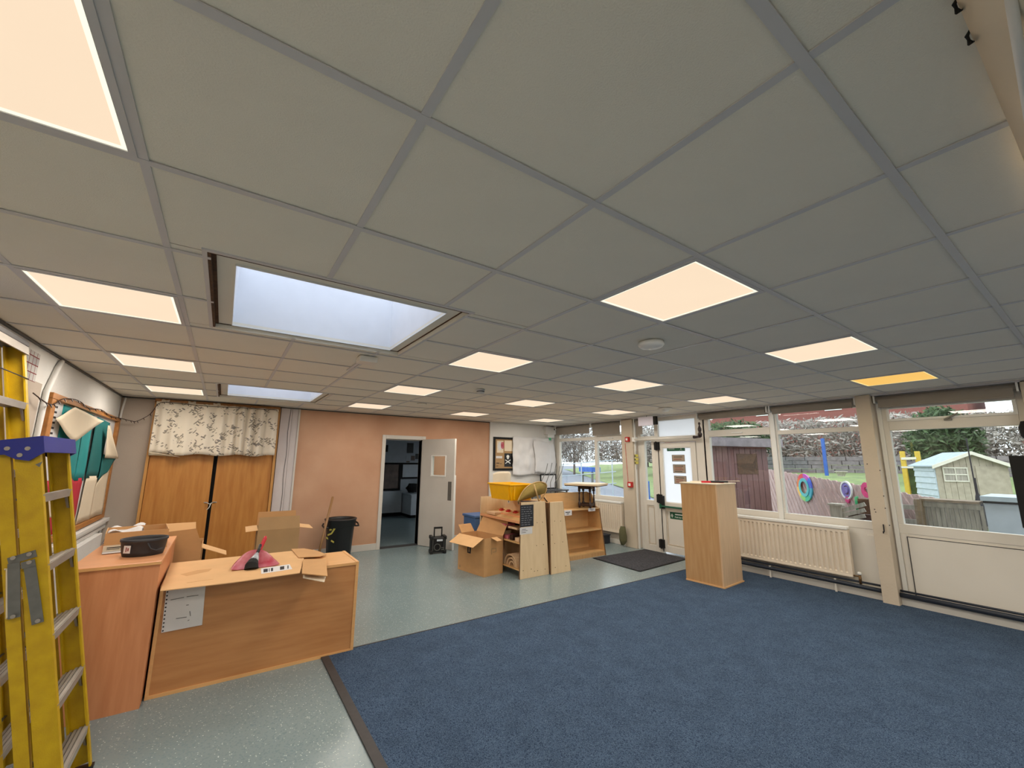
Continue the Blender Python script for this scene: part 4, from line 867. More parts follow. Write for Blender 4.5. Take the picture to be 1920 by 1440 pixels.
t, O, dn, dx, L = ladder('front yellow fibreglass stepladder with a blue cap, folded and leaning at the left edge', -1.912, .19, 1.90, 2.35, 1.625, (.2, .49, .785, 1.085, 1.39), 'blue', True)
yb_ = 1.895
# folded spreader: hinge bar and two hanging straps
def strap(a, b_, w, y=yb_): return B().bar(a, b_, w, .004, up=(0, 1, 0))
s_at = lambda u, v: at_y(u, v, yb_)
part('spreader_bar', B().bar(s_at(15, 1053), s_at(68, 1037), .004, .030), 'steel', t)
part('spreader_strap', B().bar(s_at(27, 1055) + Vector((0, -.006, 0)), s_at(28, 1158) + Vector((0, -.006, 0)), .036, .004, up=(0, 1, 0)), 'steel', t)
part('spreader_strap', B().bar(s_at(57, 1062) + Vector((0, -.006, 0)), s_at(72, 1168) + Vector((0, -.006, 0)), .036, .004, up=(0, 1, 0)), 'steel', t)
part('spreader_bar', B().bar(s_at(42, 1060) + Vector((0, -.011, 0)), s_at(68, 1053) + Vector((0, -.011, 0)), .004, .028), 'steel', t)
rv = B()
for u_, v_ in ((27, 1045), (57, 1038), (57, 1053), (27, 1154), (73, 1162)): rv.disc(s_at(u_, v_) + Vector((0, -.014, 0)), .008, (1, 0, 0), (0, 0, 1), (0, -.004, 0), 10)
part('rivet', rv, 'alu', t)
part('locking_pin', B().tube([s_at(9, 1068), s_at(14, 1066), s_at(14, 1158), s_at(12, 1160)], .005, 6), 'cream', t); part('scuff_mark', B().prism([at_y(66, 871, 1.8995), at_y(80, 865, 1.8995), at_y(74, 876, 1.8995)], (0, -.0005, 0)), 'steel', t)
for y in (1.915, 2.335): part('foot', B().box(-2.0, -1.905, y - .02, y + .02, .0095 if False else .0, .012), 'black', t)
t, O, dn, dx, L = ladder('taller yellow stepladder with a dark grey cap, folded behind the blue-capped one', -2.125, .175, 2.02, 2.52, 2.17, (.29, .59, .89, 1.19, 1.49, 1.85), 'darkgrey', False)
for y in (2.035, 2.505): part('foot', B().box(-2.21, -2.115, y - .02, y + .02, 0, .012), 'black', t)
part('strap_band', B().prism([O(2.02, -.004, 2.01), O(2.02, .0, 2.01), O(2.024, .0, 2.01), O(2.024, -.004, 2.01)], (0, .52, 0)), 'ink', t)
# ================================================================== CABINET + DESK
CY0, CY1, CX0, CX1, CZ = 2.86, 3.95, -2.235, -1.795, .885
t = thing('cabinet', 'orange-brown beech laminate cabinet with black tub and open box on top', 'cabinet', ((CX0 + CX1) / 2, (CY0 + CY1) / 2, 0))
part('end_panel', B().box(CX0, CX1, CY0, CY0 + .018, 0, CZ - .022), 'beech', t)
part('side_panel', B().box(CX1 - .018, CX1, CY0 + .018, CY1, 0, CZ - .022), 'beech', t); part('side_panel', B().box(CX0, CX0 + .018, CY0 + .018, CY1, 0, CZ - .022), 'beech', t)
part('back_panel', B().box(CX0 + .018, CX1 - .018, CY1 - .018, CY1, 0, CZ - .022), 'beech', t)
part('top', B().box(CX0 - .006, CX1 + .006, CY0 - .008, CY1 + .004, CZ - .022, CZ), 'beechtop', t, bevel=.002); part('edge_band', B().box(CX0 - .006, CX1 + .006, CY0 - .0095, CY0 - .008, CZ - .02, CZ - .003), 'desktop', t)
DX_0, DX_1, DY0, DY1, DH = -1.783, -.462, 2.955, 3.46, .70
t = thing('counter', 'low wood-veneer counter with a cardboard sheet and dustpan on top', 'desk', ((DX_0 + DX_1) / 2, 3.2, 0))
part('front_panel', B().box(DX_0 + .02, DX_1 - .025, DY0 + .006, DY0 + .02, .022, DH - .02), 'desk', t)
part('edge_frame', B().box(DX_0, DX_0 + .02, DY0, DY0 + .022, 0, DH - .02).box(DX_0 + .02, DX_1 - .025, DY0, DY0 + .022, 0, .022), 'desktop', t)
part('end_panel', B().box(DX_1 - .025, DX_1, DY0, DY1, 0, DH + .004), 'desktop', t, bevel=.002)
part('end_panel', B().box(DX_0, DX_0 + .02, DY0 + .022, DY1, 0, DH - .02), 'desk', t)
part('back_panel', B().box(DX_0 + .02, DX_1 - .025, DY1 - .02, DY1, 0, DH - .02), 'desk', t)
part('top', B().box(DX_0, DX_1 - .025, DY0 - .002, DY1, DH - .02, DH), 'desktop', t)
# paper taped on counter
a = [at_y(u, v, 2.948) for u, v in ((313, 1096), (386, 1092), (379, 1172), (302, 1187))]
t = thing('taped_sheet', 'bluish-white sheet with faint pencil lines taped to the counter front', 'paper sheet', (a[3] + a[2]) / 2)
part('sheet', B().prism([p + Vector((0, .003, 0)) for p in (a[3], a[2], a[1], a[0])], (0, .0015, 0)), 'clear' if False else 'paper', t)
b = B(); e0, e1 = a[3], a[0]
for k in range(12): p = e0.lerp(e1, .04 + k * .08) + Vector((.008, -.0005, 0)); b.disc(p, .005, (1, 0, 0), (0, 0, 1), (0, .001, 0), 8)
part('punched_edge', b, 'ink', t)
b = B()
for (u0, v0, u1, v1) in ((350, 1119, 372, 1116), (349, 1135, 354, 1134), (356, 1146, 357, 1155), (352, 1164, 355, 1162), (320, 1125, 345, 1120), (330, 1160, 350, 1157)): b.bar(at_y(u0, v0, 2.949), at_y(u1, v1, 2.949), .001, .004)
part('pencil_line', b, 'steel', t)
# cardboard sheet on the counter, overhanging
ZT = DH + .004
def cb(u, v, z=ZT): return at_z(u, v, z)
t = thing('cardboard_sheet', 'large flat cardboard sheet lying on the counter and overhanging its front', 'cardboard', (-1.3, 3.1, ZT))
q = [cb(300, 1109), cb(438, 1093), cb(562, 1075), cb(570, 1047), cb(556, 1033), cb(320, 1057)]
part('flat_sheet', B().prism(q, (0, 0, .005)), 'cardl', t)
part('torn_flap', B().prism([cb(568, 1050, ZT + .012), cb(566, 1076, ZT - .0), cb(614, 1081, ZT + .005), cb(611, 1049, ZT + .018)], (0, 0, .005)), 'card', t)
part('torn_flap', B().prism([cb(546, 1030, ZT + .008), cb(560, 1046, ZT + .008), cb(600, 1044, ZT + .012), cb(612, 1040, ZT + .012), cb(594, 1033, ZT + .014), cb(570, 1029, ZT + .01)], (0, 0, .004)), 'card', t)
part('under_flap', B().prism([cb(568, 1079, ZT - .03), cb(568, 1084, ZT - .034), cb(608, 1092, ZT - .03), cb(611, 1082, ZT - .022)], (0, 0, .004)), 'cream', t)
part('crease', B().tube([cb(350, 1093, ZT + .005), cb(378, 1089, ZT + .005), cb(400, 1086, ZT + .005)], .0015, 5), 'card', t); part('stain', B().prism([cb(338, 1077, ZT + .0052), cb(350, 1080, ZT + .0052), cb(392, 1071, ZT + .0052), cb(398, 1066, ZT + .0052), cb(370, 1069, ZT + .0052)], (0, 0, .0003)), 'card', t)
t = thing('shipping_label', 'white shipping label with barcode stuck on the flat cardboard sheet', 'label', cb(515, 1070, ZT + .006))
z_ = ZT + .0055; part('paper', B().prism([cb(490, 1076, z_), cb(548, 1067, z_), cb(543, 1058, z_), cb(489, 1066, z_)], (0, 0, .0008)), 'paper', t)
b = B()
for k, (u0, u1) in enumerate(((494, 502), (504, 505.5), (508, 512), (525, 533), (539, 541))):
    f_ = lambda u, s: cb(u, (1075.5 if s else 1067) - (u - 490) * .155 - (1.5 if s else -1), z_ + .0008); b.prism([f_(u0, 1), f_(u1, 1), f_(u1, 0), f_(u0, 0)], (0, 0, .0003))
part('barcode', b, 'ink', t)
# dustpan and brush
t = thing('dustpan', 'red plastic dustpan with upright handle on the cardboard sheet', 'dustpan', cb(478, 1060, ZT + .005))
pc = cb(476, 1064, ZT + .006)
def pan(u, v):
    a_ = (u - .5) * 2; x = pc.x + .01 + a_ * .165 * (1 - .18 * v * v)
    return (x, pc.y - .04 + v * .15 + .05 * v * (1 - a_ * a_), ZT + .007 + (v ** 2.2) * .105 * (1 - .85 * abs(a_) ** 2.5) + .012 * abs(a_) ** 6)
part('pan', B().sheet(pan, 16, 10, .003), 'crimson', t, smooth=True)
hp = Vector((pc.x + .035, pc.y + .17, ZT + .085)); part('handle', B().tube([hp, hp + Vector((.015, .03, .03)), hp + Vector((.04, .05, .10)), hp + Vector((.045, .055, .12))], [.012, .014, .015, .008], 10), 'red', t, smooth=True)
t = thing('hand_brush', 'hand brush with black bristles and worn grey head lying in the dustpan', 'brush', (pc.x, pc.y, ZT + .02))
bt, bm_ = at_y(455, 1072, pc.y - .01), at_y(484, 1018, pc.y + .16)
b0 = Vector((pc.x - .02, pc.y - .045, ZT + .035)); b1 = Vector((pc.x + .005, pc.y + .03, ZT + .075)); b2 = Vector((pc.x + .03, pc.y + .11, ZT + .12)); b3 = Vector((pc.x + .04, pc.y + .145, ZT + .15))
part('bristles', B().tube([b0 + Vector((0, -.01, -.025)), b0, b0.lerp(b1, .45)], [.05, .046, .036], 12), 'matt', t)
part('head', B().tube([b0.lerp(b1, .4), b1, b2.lerp(b1, .5)], [.036, .026, .012], 10), 'clear', t, smooth=True)
part('handle', B().tube([b1.lerp(b2, .5), b2, b3], [.012, .013, .012], 8), 'black', t, smooth=True)
# black tub on the cabinet
tc_ = Vector((-1.925, 3.17, CZ)); t = thing('flexible_tub', 'low black rubber tub with a white label on the orange-brown cabinet', 'tub', tc_)
part('body', B().lathe([(.0, .003), (.112, .0), (.120, .03), (.128, .095), (.134, .10), (.134, .115), (.126, .116), (.120, .10), (.11, .012), (0, .012)], tc_, 32, 1.0, .85, cap=False), 'bucket', t, smooth=True)
part('label', B().sheet(lambda u, v: (tc_.x + .1285 * math.cos(3.85 + u * .38), tc_.y + .112 * math.sin(3.85 + u * .38), CZ + .03 + .05 * v), 5, 2, .001), 'paper', t)
part('label_mark', B().sheet(lambda u, v: (tc_.x + .1305 * math.cos(4.0 + u * .05), tc_.y + .114 * math.sin(4.0 + u * .05), CZ + .04 + .03 * v), 2, 2, .001).sheet(lambda u, v: (tc_.x + .1305 * math.cos(4.1 + u * .06), tc_.y + .114 * math.sin(4.1 + u * .06), CZ + .045 + .02 * v), 2, 2, .001), 'inkred', t)
part('handle_fold', B().tube([(tc_.x + .03, tc_.y - .112, CZ + .09), (tc_.x + .05, tc_.y - .112, CZ + .05), (tc_.x + .08, tc_.y - .10, CZ + .035), (tc_.x + .11, tc_.y - .075, CZ + .045)], .006, 6), 'bucket', t, smooth=True)
def open_box(name, label, cat, loc, rz, sx, sy, sz, m, flaps=(), group=None, thick=.005, inner=None):
    t = thing(name, label, cat, loc, rz, group)
    part('side', B().box(0, sx, 0, thick, 0, sz), m, t, local=True); part('side', B().box(0, sx, sy - thick, sy, 0, sz), m, t, local=True)
    part('side', B().box(0, thick, thick, sy - thick, 0, sz), m, t, local=True); part('side', B().box(sx - thick, sx, thick, sy - thick, 0, sz), m, t, local=True)
    part('bottom', B().box(thick, sx - thick, thick, sy - thick, 0, thick), m, t, local=True)
    for edge, ln, an, m2, *tp in flaps:      # edge: 'f','b','l','r'; angle from vertical outward
        s, c = math.sin(math.radians(an)), math.cos(math.radians(an)); tw = tp[0] if tp else 0; zt = sz + .0005
        if edge == 'f': p = [(tw, 0, zt), (sx - tw, 0, zt)]; o = Vector((0, -s, c)) * ln
        if edge == 'b': p = [(sx - tw, sy, zt), (tw, sy, zt)]; o = Vector((0, s, c)) * ln
        if edge == 'l': p = [(0, sy - tw, zt), (0, tw, zt)]; o = Vector((-s, 0, c)) * ln
        if edge == 'r': p = [(sx, tw, zt), (sx, sy - tw, zt)]; o = Vector((s, 0, c)) * ln
        p = [Vector(x) for x in p]; n_ = (p[1] - p[0]).cross(o).normalized() * -.004; e = (p[1] - p[0]).normalized() * .006
        part('flap', B().prism([p[0], p[1], p[1] + o - e, p[0] + o + e], n_), m2, t, local=True)
    return t
# small open carton on the cabinet
p = Vector((-2.215, 3.24, CZ)); 
t = open_box('open_carton', 'open flat cardboard carton with pinkish inner flap on the orange-brown cabinet', 'box', (-2.17, 3.36, CZ), .13, .36, .34, .135, 'card', [])
part('inner_flap', B().prism([(.0, -.07, .004), (.20, -.07, .004), (.20, .0, .004), (0, 0, .004)], (0, 0, .004)), 'paper', t, local=True)
part('shipping_label', B().box(.0, .19, -.0015, 0, .0, .05), 'cream', t, local=True)
part('print', B().box(.02, .12, -.0025, -.0015, .03, .036).box(.02, .09, -.0025, -.0015, .02, .024), 'ink', t, local=True)
def bag(u, v):
    return (-2.225 + .30 * u + .02 * math.sin(v * 9), 3.62 + .28 * v, CZ + .02 + .07 * math.sin(PI * u) * math.sin(PI * v) ** .6 + .02 * math.sin(u * 17 + v * 6) + .015 * math.sin(v * 23))
solo('plastic_bag', B().sheet(bag, 20, 16, .002), 'clear', 'crumpled clear polythene bag with papers behind the open carton', 'bag', smooth=True)
solo('paper_wad', B().sheet(lambda u, v: (-2.20 + .20 * u, 3.60 + .22 * v, CZ + .095 + .012 * math.sin(u * 9) + .02 * v + .02 * math.sin(v * 11 + u * 4)), 12, 10, .003), 'paper', 'crumpled white papers on top of the clear polythene bag', 'paper sheet', smooth=True)
tp_ = at_z(309, 1007, CZ + .012)
t = thing('tape_measure', 'small yellow and black tape measure at the back of the orange-brown cabinet', 'tape measure', (tp_.x - .03, tp_.y - .15, CZ)); c_ = Vector((tp_.x - .03, tp_.y - .15, CZ))
part('case', B().lathe([(.0, 0), (.035, 0), (.04, .008), (.04, .026), (.032, .034), (0, .034)], c_, 18, 1.1, .8), 'tub', t, smooth=True); part('black_grip', B().lathe([(0, .034), (.022, .034), (.022, .037), (0, .037)], c_, 14), 'black', t); part('strap', B().tube([c_ + Vector((-.04, 0, .01)), c_ + Vector((-.07, -.01, .006)), c_ + Vector((-.08, .0, .006))], .006, 6), 'black', t)
# cardboard box behind the cabinet
bx = [at_y(u, v, 4.25) for u, v in ((300, 988), (344, 987), (353, 1022), (384, 1040))]
t = thing('cardboard_box', 'tall open cardboard box standing behind the orange-brown cabinet', 'box', (-1.78, 4.3, 0))
zt = bx[0].z - .01
part('side', B().prism([(-2.1, 4.06, 0), (-1.60, 4.06, 0), (-1.60, 4.06, .76), (-1.66, 4.06, zt), (-2.1, 4.06, zt - .03)], (0, -.005, 0)), 'card', t)
part('side', B().box(-2.1, -1.6, 4.55, 4.555, 0, .76), 'card', t); part('side', B().box(-1.605, -1.6, 4.06, 4.55, 0, .74), 'card', t); part('side', B().box(-2.1, -2.095, 4.06, 4.55, 0, .76), 'card', t)
part('flap', B().prism([(-1.6, 4.08, .741), (-1.6, 4.30, .741), (-1.40, 4.30, .655), (-1.40, 4.08, .655)], (0, 0, .005)), 'cardl', t)
part('flap', B().prism([(-2.0, 4.062, zt - .02), (-1.66, 4.062, zt - .02), (-1.67, 4.10, zt + .05), (-2.0, 4.10, zt + .05)], (0, .004, .002)), 'cardl', t)
# box behind the counter
t = open_box('cardboard_box', 'brown open cardboard box behind the counter, left of the black bin', 'box', (-1.10, 4.92, 0), -.03, .44, .46, .74, 'cardd', [('f', .15, -22, 'cardd', -.0), ('r', .16, 100, 'cardl', .05), ('l', .12, 95, 'cardl'), ('b', .16, 10, 'card')])
# broom, bin
p, q = at_y(600, 1033, 5.9), at_y(624, 932, 6.25); d = (p - q); p2 = q + d * (q.z / (q.z - p.z)) * .999
t = thing('broom', 'long wooden broom handle leaning beside the black bin', 'broom', (p2.x, p2.y, 0))
part('handle', B().tube([p2 + Vector((0, 0, .06)), q], .018, 10), 'boardd', t, smooth=True); part('brush_head', B().box(p2.x - .14, p2.x + .14, p2.y - .025, p2.y + .025, .03, .08), 'darkwood', t, bevel=.006); part('bristles', B().box(p2.x - .135, p2.x + .135, p2.y - .028, p2.y + .028, 0, .03), 'matt', t)
bc = Vector((.165, 6.42, 0))
t = thing('dustbin', 'black plastic dustbin against the pink plaster wall', 'bin', bc)
part('body', B().lathe([(0, .0), (.175, 0), (.18, .01), (.215, .53), (.222, .54), (.20, .545), (.165, .02), (0, .02)], bc, 32, cap=False), 'black', t, smooth=True)
part('rim', B().lathe([(.222, .50), (.232, .505), (.236, .60), (.246, .605), (.246, .625), (.225, .63), (.215, .60), (.215, .52)], bc, 32, cap=False), 'black', t, smooth=True)
for s in (1, -1): part('handle', B().tube([bc + Vector((s * .20, -.12, .51)), bc + Vector((s * .26, -.10, .505)), bc + Vector((s * .275, -.0, .53)), bc + Vector((s * .25, .06, .55))], .013, 8), 'black', t, smooth=True)
t = thing('tape_mark', 'yellow-green ribbon scrap stuck on the front of the black bin', 'ribbon', bc + Vector((-.1, -.2, .3)))
b = B(); yy = bc.y - .215
for k, (a_, c_) in enumerate((((-.185, .47), (-.12, .50)), ((-.12, .50), (-.16, .42)), ((-.20, .39), (-.16, .42)), ((-.21, .35), (-.12, .29)))): P_ = lambda w_: Vector((bc.x + w_[0], bc.y - math.sqrt(max(.0, .212 ** 2 - w_[0] ** 2)) - .004, w_[1])); b.bar(P_(a_), P_(c_), .003, .024)
part('ribbon', b, 'redcloth', t)
# radio
rc = Vector((1.69, 5.98, 0)); t = thing('site_radio', 'black rugged site radio with carry handle standing before the open door', 'radio', rc, -.25)
part('body', B().box(-.13, .13, -.08, .08, .02, .27), 'black', t, local=True, bevel=.02)
for sx in (-1, 1):
    for z in (.0, .23): part('bumper', B().box(sx * .115 - .025, sx * .115 + .025, -.095, .095, z, z + .06), 'black', t, local=True, bevel=.012)
part('speaker_ring', B().ring((-.02, -.083, .11), .045, .058, (1, 0, 0), (0, 0, 1), (0, -.006, 0)), 'steel', t, local=True); part('speaker_cone', B().disc((-.02, -.081, .11), .044, (1, 0, 0), (0, 0, 1), (0, -.002, 0)), 'matt', t, local=True)
part('display', B().box(-.03, .07, -.086, -.08, .205, .235), 'hallw', t, local=True); part('trim_strip', B().box(-.10, -.092, -.088, -.08, .05, .25).box(.092, .10, -.088, -.08, .05, .25), 'steel', t, local=True)
part('button', B().box(.05, .09, -.086, -.08, .06, .075).box(.05, .09, -.086, -.08, .09, .105), 'steel', t, local=True)
part('carry_handle', B().box(-.075, -.055, -.012, .012, .27, .42).box(.055, .075, -.012, .012, .27, .42).box(-.075, .075, -.015, .015, .40, .43), 'black', t, local=True, bevel=.004)
# ================================================================== TALL CARDBOARD BOX AND SHELF UNITS
t = open_box('cardboard_box', 'brown cardboard box with open flaps in front of the toy shelves', 'box', (1.585, 4.24, 0), .155, .345, .60, .50, 'card', [('l', .21, 118, 'cardl', .02), ('f', .12, 105, 'cardl', .12), ('r', .26, 30, 'card', -.0), ('b', .14, 40, 'card', .05)])
t.location = (1.585, 4.25, 0)
part('arrow_mark', B().box(-.002, -.0003, .30, .38, .26, .35), 'ink', t, local=True); part('arrow_symbol', B().box(-.003, -.002, .335, .345, .28, .335), 'cardl', t, local=True)
part('arrow_mark', B().box(.12, .135, -.0015, -.0003, .28, .36).box(.135, .22, -.0015, -.0003, .345, .36).box(.205, .22, -.0015, -.0003, .30, .345).box(.15, .205, -.0015, -.0003, .30, .31), 'cardd', t, local=True); part('round_mark', B().disc((-.0003, .55, .05), .02, (0, 1, 0), (0, 0, 1), (-.001, 0, 0)), 'cardd', t, local=True)
solo('blue_bin', B().box(2.06, 2.42, 5.35, 5.75, 0, .62).box(2.04, 2.44, 5.33, 5.77, .62, .66), 'bluebin', 'blue storage bin half hidden behind the toy shelves', 'bin', bevel=.01)
U0, U1, V0, V1, UZ = 1.935, 2.43, 3.90, 5.0, 1.0
t = thing('toy_shelf_unit', 'birch ply toy shelf unit with slanted top tray and a small chalkboard on its end', 'shelf unit', (2.18, 4.45, 0))
def sidep(y0, y1): return B().prism([(U0, y0, 0), (U1 + .015, y0, 0), (U1 - .05, y0, UZ), (U0 + .015, y0, UZ)], (0, y1 - y0, 0))
part('side_panel', sidep(V0, V0 + .02), 'birch', t, bevel=.002); part('side_panel', sidep(V1 - .02, V1), 'birch', t, bevel=.002)
part('edge_trim', B().bar((U0 - .001, V0 + .01, 0), (U0 + .014, V0 + .01, UZ), .004, .019, up=(0, 1, 0)).bar((U1 + .016, V0 + .01, 0), (U1 - .049, V0 + .01, UZ), .004, .019, up=(0, 1, 0)), 'plyedge', t)
part('back_board', B().box(U1 - .10, U1 - .085, V0 + .02, V1 - .02, .05, UZ - .005), 'birch', t)
part('shelf', B().box(U0 + .01, U1 - .10, V0 + .02, V1 - .02, .10, .118), 'ply', t); part('shelf', B().box(U0 + .01, U1 - .10, V0 + .02, V1 - .02, .445, .463), 'ply', t)
part('top_tray', B().prism([(U0 + .012, V0 + .02, .72), (U1 - .10, V0 + .02, .80), (U1 - .10, V0 + .02, .815), (U0 + .012, V0 + .02, .735)], (0, V1 - V0 - .04, 0)), 'ply', t)
part('tray_lip', B().box(U0 + .002, U0 + .014, V0 + .02, V1 - .02, .715, .75), 'beechtop', t); part('tray_rail', B().bar((U0 + .17, V0 + .03, .772), (U0 + .17, V1 - .2, .772), .03, .02), 'beechtop', t)
part('upper_shelf', B().box(U1 - .30, U1 - .06, V0 + .02, V1 - .02, UZ - .02, UZ - .004) if False else B().box(U0 + .1, U1 - .10, V0 + .02, V1 - .02, .60, .612), 'plyedge', t)
for k in range(3): y = 4.75 - k * .27; s_ = part('number_label', B().box(U1 - .103, U1 - .1, y - .03, y + .03, .90, .96), 'paper', t); part('label_figure', B().box(U1 - .105, U1 - .103, y - .008, y + .008, .915, .945), 'ink', s_ if False else t)
cbp = at_y(975, 946, V0 - .001); cbq = at_y(1000, 986, V0 - .001)
t2 = thing('chalkboard', 'small black chalk panel with rows of writing on the end of the toy shelves', 'chalkboard', (cbp.x, V0, cbq.z))
part('board', B().box(cbp.x + .005, cbq.x, V0 - .006, V0 - .0005, cbq.z, cbp.z - .01), 'chalk', t2)
b = B(); rnd = random.Random(3)
for k in range(9):
    x = cbp.x + .02; z = cbp.z - .045 - k * .029
    while x < cbq.x - .05: w_ = rnd.uniform(.02, .05); b.box(x, min(x + w_, cbq.x - .015), V0 - .0075, V0 - .006, z, z + .007); x += w_ + .014
part('chalk_writing', b, 'chalkmark', t2)
t3 = thing('notice', 'white handwritten card below the small chalk panel', 'notice', (cbp.x, V0, cbq.z - .1))
part('card', B().box(cbp.x + .0, cbq.x - .02, V0 - .004, V0 - .0005, cbq.z - .10, cbq.z - .008), 'paper', t3)
part('handwriting', B().box(cbp.x + .03, cbp.x + .10, V0 - .005, V0 - .004, cbq.z - .035, cbq.z - .03).box(cbp.x + .02, cbp.x + .13, V0 - .005, V0 - .004, cbq.z - .055, cbq.z - .05).box(cbp.x + .02, cbp.x + .10, V0 - .005, V0 - .004, cbq.z - .078, cbq.z - .073), 'ink', t3)
scr = B()
for (u_, v_) in ((1007, 980), (1017, 979), (1006, 1023), (1019, 1021), (981, 1070), (996, 1067), (1022, 1067), (1002, 1071), (1008, 1070)): p_ = at_y(u_, v_, V0 - .0005); scr.disc(p_, .006, (1, 0, 0), (0, 0, 1), (0, -.0015, 0), 8)
part('screw_cap', scr, 'plyedge', t)
# toys
def arch(c, r, w, dpt, label, n=12):
    b = B(); n0 = len(b.v); P0 = [Vector((c[0], c[1] + r * math.cos(a), c[2] + r * math.sin(a))) for a in [PI * k / n for k in range(n + 1)]]; P1 = [Vector((c[0], c[1] + (r - w) * math.cos(a), c[2] + (r - w) * math.sin(a))) for a in [PI * k / n for k in range(n + 1)]]
    for k in range(n): b.prism([P0[k], P0[k + 1], P1[k + 1], P1[k]], (dpt, 0, 0))
    return solo('wooden_arch', b, 'maplel', label, 'toy', 'nested wooden toy arches', smooth=False)
arch((1.965, 4.17, .119), .16, .022, .22, 'largest of three nested wooden toy arches on the bottom shelf')
arch((1.967, 4.155, .119), .115, .02, .22, 'middle of three nested wooden toy arches on the bottom shelf')
arch((1.97, 4.145, .119), .07, .018, .22, 'smallest of three nested wooden toy arches on the bottom shelf')
solo('wooden_arch', B().sheet(lambda u, v: (1.97 + .12 * v, 4.38 + .13 * math.sin(u * 1.9), .119 + .27 * u), 10, 3, .012), 'maplel', 'tall curved wooden sheet standing left of the nested toy arches', 'toy', smooth=True)
for k, (y, w_, h_, m_, lab) in enumerate([(4.02, .10, .05, 'maplel', 'flat pale toy block nearest the chalkboard end, middle shelf'), (4.16, .08, .07, 'darkwood', 'dark toy block beside the nearest pale block, middle shelf'), (4.30, .12, .05, 'crimson', 'reddish toy block in the middle of the middle shelf'), (4.47, .10, .09, 'maplel', 'tall pale toy block toward the box, middle shelf')]):
    solo('toy_block', B().box(1.97, 2.15, y - w_ / 2, y + w_ / 2, .4635, .4635 + h_), m_, lab, 'toy', 'toy blocks on the middle shelf', bevel=.004)
for k in range(2): solo('toy_block', B().box(1.99, 2.16, 4.05 + .28 * k, 4.27 + .28 * k, .6125, .64 + .02 * k), ['maplel', 'crimson'][k], ['pale flat toy tray on the upper inner shelf near the chalkboard end', 'reddish flat toy tray on the upper inner shelf further along'][k], 'toy', 'toy trays on the inner shelf', bevel=.003)
b = B()
for k in range(5): 
    y = 4.0 + k * .19; solo('toy_car', B().box(2.20, 2.26, y, y + .08, .786, .81).box(2.21, 2.25, y + .02, y + .06, .81, .825), 'firered', ['nearest', 'second', 'third', 'fourth', 'farthest'][k] + ' small dark red toy on the slanted top tray, counting from the chalkboard end', 'toy', 'small red toys on the slanted tray', bevel=.004)
solo('toy_block', B().box(1.98, 2.12, 4.62, 4.86, .752, .79), 'maplel', 'pale wooden block on the far end of the slanted tray', 'toy', bevel=.005)
# second unit (back to back)
t = thing('shelf_end_unit', 'narrow birch shelf unit end panel standing between the toy shelves and the bookcase', 'shelf unit', (2.64, 4.1, 0))
def sp2(y0, y1): return B().prism([(2.452, y0, 0), (2.825, y0, 0), (2.69, y0, .985), (2.44, y0, .985)], (0, y1 - y0, 0))
part('side_panel', sp2(3.865, 3.885), 'birch', t, bevel=.002); part('side_panel', sp2(4.38, 4.40), 'birch', t, bevel=.002)
part('edge_trim', B().bar((2.826, 3.875, 0), (2.691, 3.875, .985), .004, .019, up=(0, 1, 0)).bar((2.444, 3.863, .0), (2.432, 3.863, .985), .006, .01, up=(0, 1, 0)), 'plyedge', t)
part('back_board', B().box(2.453, 2.465, 3.885, 4.38, .04, .97), 'plyedge', t)
for z in (.08, .40, .72): part('shelf', B().box(2.465, 2.80 - .135 * z, 3.885, 4.38, z, z + .016), 'ply', t)
scr = B()
for (u_, v_) in ((1040, 977), (1051, 977), (1040, 1019), (1055, 1016), (1041, 1064), (1061, 1061), (1035, 1003)): p_ = at_y(u_, v_, 3.8645); scr.disc(p_, .006, (1, 0, 0), (0, 0, 1), (0, -.0015, 0), 8)
part('screw_cap', scr, 'plyedge', t)
# third: bookcase facing the camera
t = thing('bookcase', 'low open plywood bookcase with two empty shelves beside the far radiator', 'bookcase', (3.5, 4.5, 0))
def sp3(x0, x1): return B().prism([(x0, 4.31, 0), (x0, 4.715, 0), (x0, 4.715, 1.02), (x0, 4.62, 1.02), (x0, 4.50, .79), (x0, 4.43, .77)], (x1 - x0, 0, 0))
part('side_panel', sp3(4.03, 4.05), 'ply', t, bevel=.002); part('side_panel', sp3(2.95, 2.97), 'ply', t, bevel=.002)
part('edge_trim', B().bar((4.04, 4.308, 0), (4.04, 4.428, .77), .02, .004, up=(0, 1, 0)), 'plyedge', t)
part('back_board', B().box(2.97, 4.03, 4.70, 4.715, .03, 1.03), 'ply', t)
part('plinth', B().box(2.97, 4.03, 4.325, 4.34, 0, .06), 'maple', t)
part('shelf', B().box(2.97, 4.03, 4.325, 4.70, .06, .078), 'ply', t); part('shelf', B().box(2.97, 4.03, 4.375, 4.70, .41, .428), 'ply', t); part('shelf', B().box(2.97, 4.03, 4.42, 4.70, .755, .773), 'ply', t)
lb = [at_y(1057, 957, 4.418), at_y(1071, 965, 4.418)]
def lcard(u0, v0, u1, v1, lab):
    a, c = at_y(u0, v0, 4.417), at_y(u1, v1, 4.417); tt = thing('shelf_label', lab, 'label', (a.x, 4.417, c.z))
    part('card', B().box(a.x, c.x, 4.414, 4.4185, c.z, a.z), 'paper', tt); w_ = c.x - a.x; h_ = a.z - c.z
    part('print_line', B().box(a.x + w_ * .2, c.x - w_ * .2, 4.413, 4.414, c.z + h_ * .55, c.z + h_ * .68).box(a.x + w_ * .35, c.x - w_ * .35, 4.413, 4.414, c.z + h_ * .25, c.z + h_ * .36), 'ink', tt)
lcard(1057, 957, 1072, 966, 'white printed label at the left end of the top bookcase shelf')
lcard(1103, 953, 1116, 958, 'white printed label under the dark-legged table on the bookcase')
